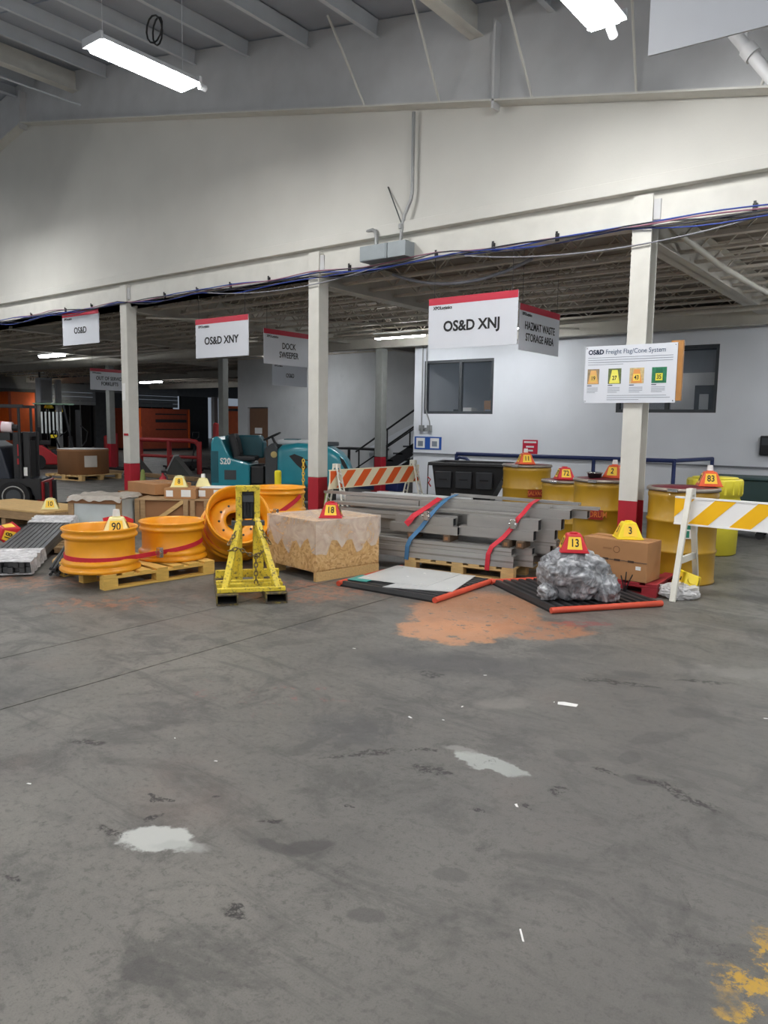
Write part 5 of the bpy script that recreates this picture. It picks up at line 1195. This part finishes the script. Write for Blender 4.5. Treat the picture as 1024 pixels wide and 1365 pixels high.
# ------------------------------------------------------------------ forklifts
t = thing('forklift','black forklift cut by the left edge with a white gas bottle on it','forklift',(-13.16,6.48,0),YAW+0.22)
MB().prism([(-1.9,0.25),(0.42,0.25),(0.42,0.52),(0.25,0.55),(-0.05,0.50),(-0.20,1.10),(-0.4,1.22),(-1.9,1.22)],-0.12,0.85,'y').build('body', NAVYB, t, 0.03)
MB().prism([(-0.30,0.20),(-0.26,0.36),(-0.12,0.47),(0.10,0.49),(0.30,0.40),(0.36,0.20),(0.44,0.20),(0.44,0.56),(-0.38,0.56),(-0.38,0.20)],-0.26,-0.12,'y').build('fender', BLK, t)
for x,yy in ((0.02,-0.22),(0.02,0.95),(-1.5,-0.05),(-1.5,0.75)):
    wl = MB().cyl((x,yy-0.1,0.26),(x,yy+0.1,0.26),0.26,n=24).build('tyre', RUB, t)
    MB().lathe([(0.165,0),(0.185,0),(0.185,0.006),(0.165,0.006)],28,M=TR(x,yy-0.106,0.26) @ RX(PI/2),closed=True).build('rim_ring', GALV, wl); MB().cyl((x,yy-0.108,0.26),(x,yy-0.1,0.26),0.12,n=18).build('hub', DGREY, wl)
for yy in (-0.05,0.62): MB().box(-0.02,0.12,yy,yy+0.10,0.10,1.36).build('mast_rail', BLK, t, 0.006); MB().box(0.14,0.24,yy+0.02,yy+0.10,0.10,1.36).build('inner_mast_rail', BLK, t, 0.006)
MB().box(0.0,0.22,0.05,0.62,1.28,1.36).build('mast_crossbar', BLK, t); MB().box(0.02,0.20,0.05,0.62,0.50,1.2).build('mast_cylinders', RUB, t)
MB().box(0.36,0.46,-0.15,0.82,0.06,0.50).build('carriage', REDF, t, 0.006)
for yy in (-0.02,0.60): MB().box(0.46,0.52,yy,yy+0.12,0.04,0.48).box(0.46,1.0,yy,yy+0.12,0.03,0.06).build('fork', BLK, t, 0.004)
MB().box(0.05,0.07,-0.056,-0.05,0.95,1.15).box(0.04,0.09,-0.056,-0.05,0.80,0.90).build('warning_decal', REDF, t); MB().box(0.14,0.20,-0.056,-0.05,0.6,0.75).build('white_decal', PAPER, t)
MB().cyl((-0.34,-0.02,1.46),(-0.02,-0.02,1.44),0.095,n=18).build('gas_bottle', mat('pinkish_white_bottle',(232,214,220),0.4,var=0.03), t); MB().cyl((-0.02,-0.02,1.44),(0.06,-0.02,1.435),0.06,n=14).build('bottle_collar', BLK, t); MB().cyl((-0.22,-0.02,1.455),(-0.19,-0.02,1.453),0.099,n=18).build('bottle_band', REDF, t)
MB().box(-0.3,-0.05,-0.1,0.1,1.22,1.35).build('bottle_cradle', BLK, t)
for x,yy in ((0.10,-0.08),(0.10,0.80),(-1.2,-0.08),(-1.2,0.80),(-0.24,-0.08)): MB().cyl((x,yy,0.5 if x > 0 else 1.2),(x-(0.0 if x > 0 else 0.05),yy,1.80),0.024 if x != -0.24 else 0.012,n=8).build('guard_post', BLK, t)
MB().box(-1.28,0.18,-0.12,-0.06,1.79,1.84).box(-1.28,0.18,0.78,0.84,1.79,1.84).build('guard_beam', BLK, t)
gb = MB().box(-0.02,0.02,-0.06,0.78,1.80,1.83).mesh('guard_slat', BLK)
for i in range(7): link('guard_slat', gb, t, 0, (-1.15+i*0.2,0,0))
t = thing('forklift','red forklift with white mast bars far behind the black forklift','forklift',(-23.3,12.75,0),YAW+0.42)
MB().prism([(-0.75,0.15),(0.45,0.15),(0.45,0.42),(0.10,0.42),(-0.35,0.76),(-0.75,0.80)],-0.45,0.45,'y').build('body', REDF, t, 0.04)
MB().box(-0.1,0.55,-0.42,0.42,0.42,0.62).build('floor_plate', BLK, t, 0.02); MB().box(-0.45,-0.1,-0.25,0.25,0.76,0.92).build('seat', BLK, t, 0.03); MB().box(-0.5,-0.38,-0.25,0.25,0.9,1.35).build('backrest', BLK, t, 0.03)
MB().box(0.42,0.55,-0.4,0.4,0.6,1.05).build('dashboard', BLK, t, 0.03); MB().tube([(0.16*math.cos(a),0.16*math.sin(a),0) for a in [i*2*PI/16 for i in range(16)]],0.016,5,M=TR(0.3,0,1.15) @ RY(-0.7),closed=True).build('steering_wheel', BLK, t)
for x,yy,a in ((-0.5,-0.42,0.0),(-0.5,0.42,0.0),(0.58,-0.42,-0.28),(0.58,0.42,-0.28)): MB().cyl((x,yy,0.5),(x+a,yy,2.05),0.035,n=8).build('guard_post', BLK, t)
MB().box(-0.58,0.62,-0.46,0.46,2.05,2.09).build('guard_top', mat('guard_green',(96,122,104),0.5), t)
for i in range(6): MB().box(-0.36+i*0.11,-0.31+i*0.11,-0.47,-0.44,1.15,1.82).build('white_bar', mat('white_guard_bar',(200,206,206),0.4), t)
for x,yy in ((0.35,-0.42),(0.35,0.42),(-0.5,-0.38),(-0.5,0.38)): MB().cyl((x,yy-0.09,0.24),(x,yy+0.09,0.24),0.24,n=20).build('tyre', RUB, t)
for yy in (-0.3,0.22): MB().box(0.66,0.80,yy,yy+0.08,0.06,1.9).build('mast_rail', BLK, t); MB().box(0.82,1.7,yy,yy+0.1,0.04,0.08).build('fork', BLK, t)
MB().tube([(0.8,-0.3,1.4),(1.0,-0.3,1.2),(0.95,-0.3,0.9),(0.8,-0.3,0.7)],0.02,6).build('mast_hose', BLK, t)
MB().box(-0.1,0.1,-0.46,-0.44,1.0,1.1).build('yellow_vest', CONY, t)
# ------------------------------------------------------------------ guard rails, jacks and wedges under the low ceiling
t = thing('guard_rail','red pipe guard rail beside the parked hand pallet trucks','railing',(0,0,0))
A = Vector((-20.6,14.12,0)); B = Vector((-18.3,14.58,0)); RR = mat('rail_red',(166,46,48),0.5,var=0.1)
for f in (0,0.5,1): 
    p = A.lerp(B,f); MB().cyl(p,p+Vector((0,0,0.98)),0.075,n=14).build('post', RR, t)
MB().tube([A+Vector((-0.5,-0.1,0.98)),A+Vector((0,0,1.0)),A.lerp(B,0.85)+Vector((0,0,1.0)),A.lerp(B,0.95)+Vector((0,0,0.97)),B+Vector((0,0,0.85))],0.07,10).build('top_rail', RR, t)
MB().cyl(A+Vector((0,0,0.5)),B+Vector((0,0,0.5)),0.05,n=10).build('mid_rail', RR, t)
MB().cyl(A+Vector((0,0,0.98)),A+Vector((0,0,1.4)),0.05,n=10).build('post_extension', CONO, t)
for i,(x,yy,h,lb) in enumerate(((-23.9,15.0,1.0,'left red bollard behind the round cardboard drum'),(-23.2,14.9,1.1,'right red bollard between the round drum and the left column'),(-17.9,14.9,1.5,'tall red bollard right of the red guard rail'))):
    o = thing('bollard', lb, 'bollard', (x,yy,0)); MB().cyl((0,0,0),(0,0,h),0.09,n=16).build('post', RR, o); MB().lathe([(0.09,h),(0.07,h+0.04),(0,h+0.06)],16).build('cap', RR, o)
def pallet_jack(loc, rz, label, lean):
    t = thing('hand_pallet_truck', label, 'pallet truck', loc, rz, 'parked hand pallet trucks')
    for yy in (-0.27,0.11): MB().box(0.15,1.2,yy,yy+0.16,0.07,0.13).build('fork', BLK, t)
    MB().box(-0.05,0.18,-0.24,0.24,0.07,0.30).build('pump_housing', BLK, t, 0.02)
    MB().cyl((-0.05,-0.06,0.09),(-0.05,0.06,0.09),0.09,n=14).build('steer_wheel', RUB, t)
    MB().cyl((-0.05,0,0.25),(-0.05-lean,0,1.0),0.022,n=8).build('handle_shaft', BLK, t)
    MB().tube([(-0.05-lean,0,1.0),(-0.05-lean,-0.12,1.08),(-0.07-lean,-0.12,1.24),(-0.07-lean,0.12,1.24),(-0.05-lean,0.12,1.08)],0.018,6,closed=True).build('handle_loop', BLK, t)
    for yy in (-0.19,0.19): MB().cyl((1.1,yy-0.04,0.04),(1.1,yy+0.04,0.04),0.04,n=10).build('load_roller', RUB, t)
pallet_jack((-20.0,13.45,0),PI*0.98,'hand pallet truck with upright handle in the middle of the red rail',0.05)
pallet_jack((-19.75,15.4,0),PI*0.98,'hand pallet truck with tilted handle left of the floor sweeper',0.22)
pallet_jack((-18.2,15.6,0),PI*0.98,'hand pallet truck nearest the floor sweeper',-0.15)
pallet_jack((-22.1,12.5,0),PI*0.5,'hand pallet truck right of the round cardboard drum',0.3)
WG = mat('wedge_grey',(86,88,86),0.6,var=0.1)
for i,(x,yy,lb) in enumerate(((-19.35,13.1,'left dark wedge block by the red guard rail'),(-18.25,13.75,'right dark wedge block by the red guard rail'))):
    o = thing('wheel_chock', lb, 'wedge', (x,yy,0),YAW); MB().prism([(-0.3,0),(0.42,0),(-0.02,0.56)],-0.25,0.25,'y').build('wedge', WG, o); q = TR(-0.17,0,0.29) @ RY(-1.10); MB().box(-0.34,0.34,-0.26,0.26,0,0.03,M=q).build('face_plate', GIRD, o)
tag(MB().box(-20.5,-16.2,12.75,12.95,0,0.1).build('floor_timber', WOODO, None, 0.01), 'long weathered timber on the floor before the red guard rail', 'timber')
for i,(x,yy,lb) in enumerate(((-24.7,20.5,'white dock post behind the red guard rail'),(-22.3,20.2,'thick pale dock post left of the block room'),(-31.5,17.5,'pale dock post right of the dark trailer opening'))):
    o = thing('dock_post', lb, 'post', (x,yy,0)); MB().box(-0.1,0.1,-0.1,0.1,0,3.3 if i != 0 else 2.6).build('shaft', GIRD, o, 0.01); MB().box(-0.16,0.16,-0.16,0.16,0,0.04).build('base_plate', DGREY, o)
t = thing('orange_container','bright orange container standing left of the red forklift by the dock','container',(-36.6,17.35,0))
MB().box(0,0.9,0,1.3,0.1,2.85).build('body', ORTR, t, 0.02); MB().box(0.9,0.93,0.0,0.12,0.1,2.85).build('corner_post', ORTRD, t); MB().box(0.05,0.85,0.1,1.2,0,0.1).build('skids', BLK, t)
t = thing('control_cabinet','pale cabinet hanging by the far dock openings above the red forklift','cabinet',(-31.8,16.85,2.3))
MB().box(-0.2,0.2,-0.1,0.45,0,1.05).build('housing', OFFW, t, 0.02); MB().box(0.201,0.22,-0.05,0.40,0.1,0.95).build('cabinet_door', GIRD, t); MB().cyl((0,0.0,1.05),(0,0.0,1.295),0.04).build('bracket', DGREY, t)
for x,yy,z,lb in ((FU+0.9,20.1,1.95,'yellow dock lamp hanging before the dark trailer opening'),(FU+1.9,19.0,2.1,'yellow dock lamp beside the pale hanging cabinet')):
    o = thing('dock_lamp', lb, 'lamp', (x,yy,z)); MB().lathe([(0,0.3),(0.08,0.28),(0.22,0.05),(0.2,0.0),(0,0.0)],16).build('shade', CONY, o); MB().box(-0.2,-0.1,-0.08,0.08,0.03,0.17).build('lamp_head', CONY, o); MB().box(-0.206,-0.2,-0.07,0.07,0.04,0.16).build('bulb_glass', mat('dock_bulb',(255,246,226),0.4,var=0,emit=120.0), o); MB().cyl((0,0,0.28),(0,0,3.60-z),0.02,n=6).build('arm', BLK, o)
t = thing('orange_crate_stack','orange crate standing by the dock left of the white block room','crate',(-23.05,20.1,0),0.65)
MB().box(-0.3,0.3,-0.4,0.4,0.1,2.2).build('body', ORTR, t, 0.02); MB().box(-0.28,0.28,-0.41,-0.4,2.0,2.1).build('top_band', BLK, t); MB().box(-0.28,0.28,-0.35,0.35,0,0.1).build('skids', BLK, t)
t = thing('brace_pipe','thick grey pipe brace under the roof at the upper right corner','pipe',(-1.92,7.5,5.08))
MB().cyl((-0.25,0,0.34),(0.8,0,-1.10),0.055,n=12).build('pipe', GIRD, t); MB().cyl((0.11,0,-0.15),(0.17,0,-0.23),0.075,n=12).build('coupling', GIRD, t); MB().cyl((0.10,0.0,-0.2),(0.10,0.0,0.55),0.014,n=6).build('hanger_rod', GIRD, t)
# ------------------------------------------------------------------ litter on the floor
def scrap(loc, rz, pts, label, group=None, m=PAPER):
    o = thing('paper_scrap', label, 'litter', loc, rz, group); MB().prism(pts,0.0,0.0015,'z').build('scrap', m, o); return o
scrap((-1.70,3.98,0.001),0.4,[(-0.055,-0.02),(0.05,-0.03),(0.06,0.012),(-0.02,0.03),(-0.055,0.02)],'white torn paper scrap alone on the concrete right of the middle')
scrap((-0.98,2.02,0.001),2.2,[(-0.03,-0.003),(0.03,-0.002),(0.028,0.004),(-0.028,0.003)],'longest thin white splinter on the concrete at lower right')
random.seed(11)
for i in range(12):
    x, yy = random.uniform(-3.6,-0.7), random.uniform(1.5,4.6); s = random.uniform(0.006,0.016)
    scrap((x,yy,0.001),random.uniform(0,6),[(-s,-s*0.3),(s,-s*0.4),(s*0.8,s*0.4),(-s*0.7,s*0.3)],'tiny white chip lying on the concrete floor','white chips on the floor')
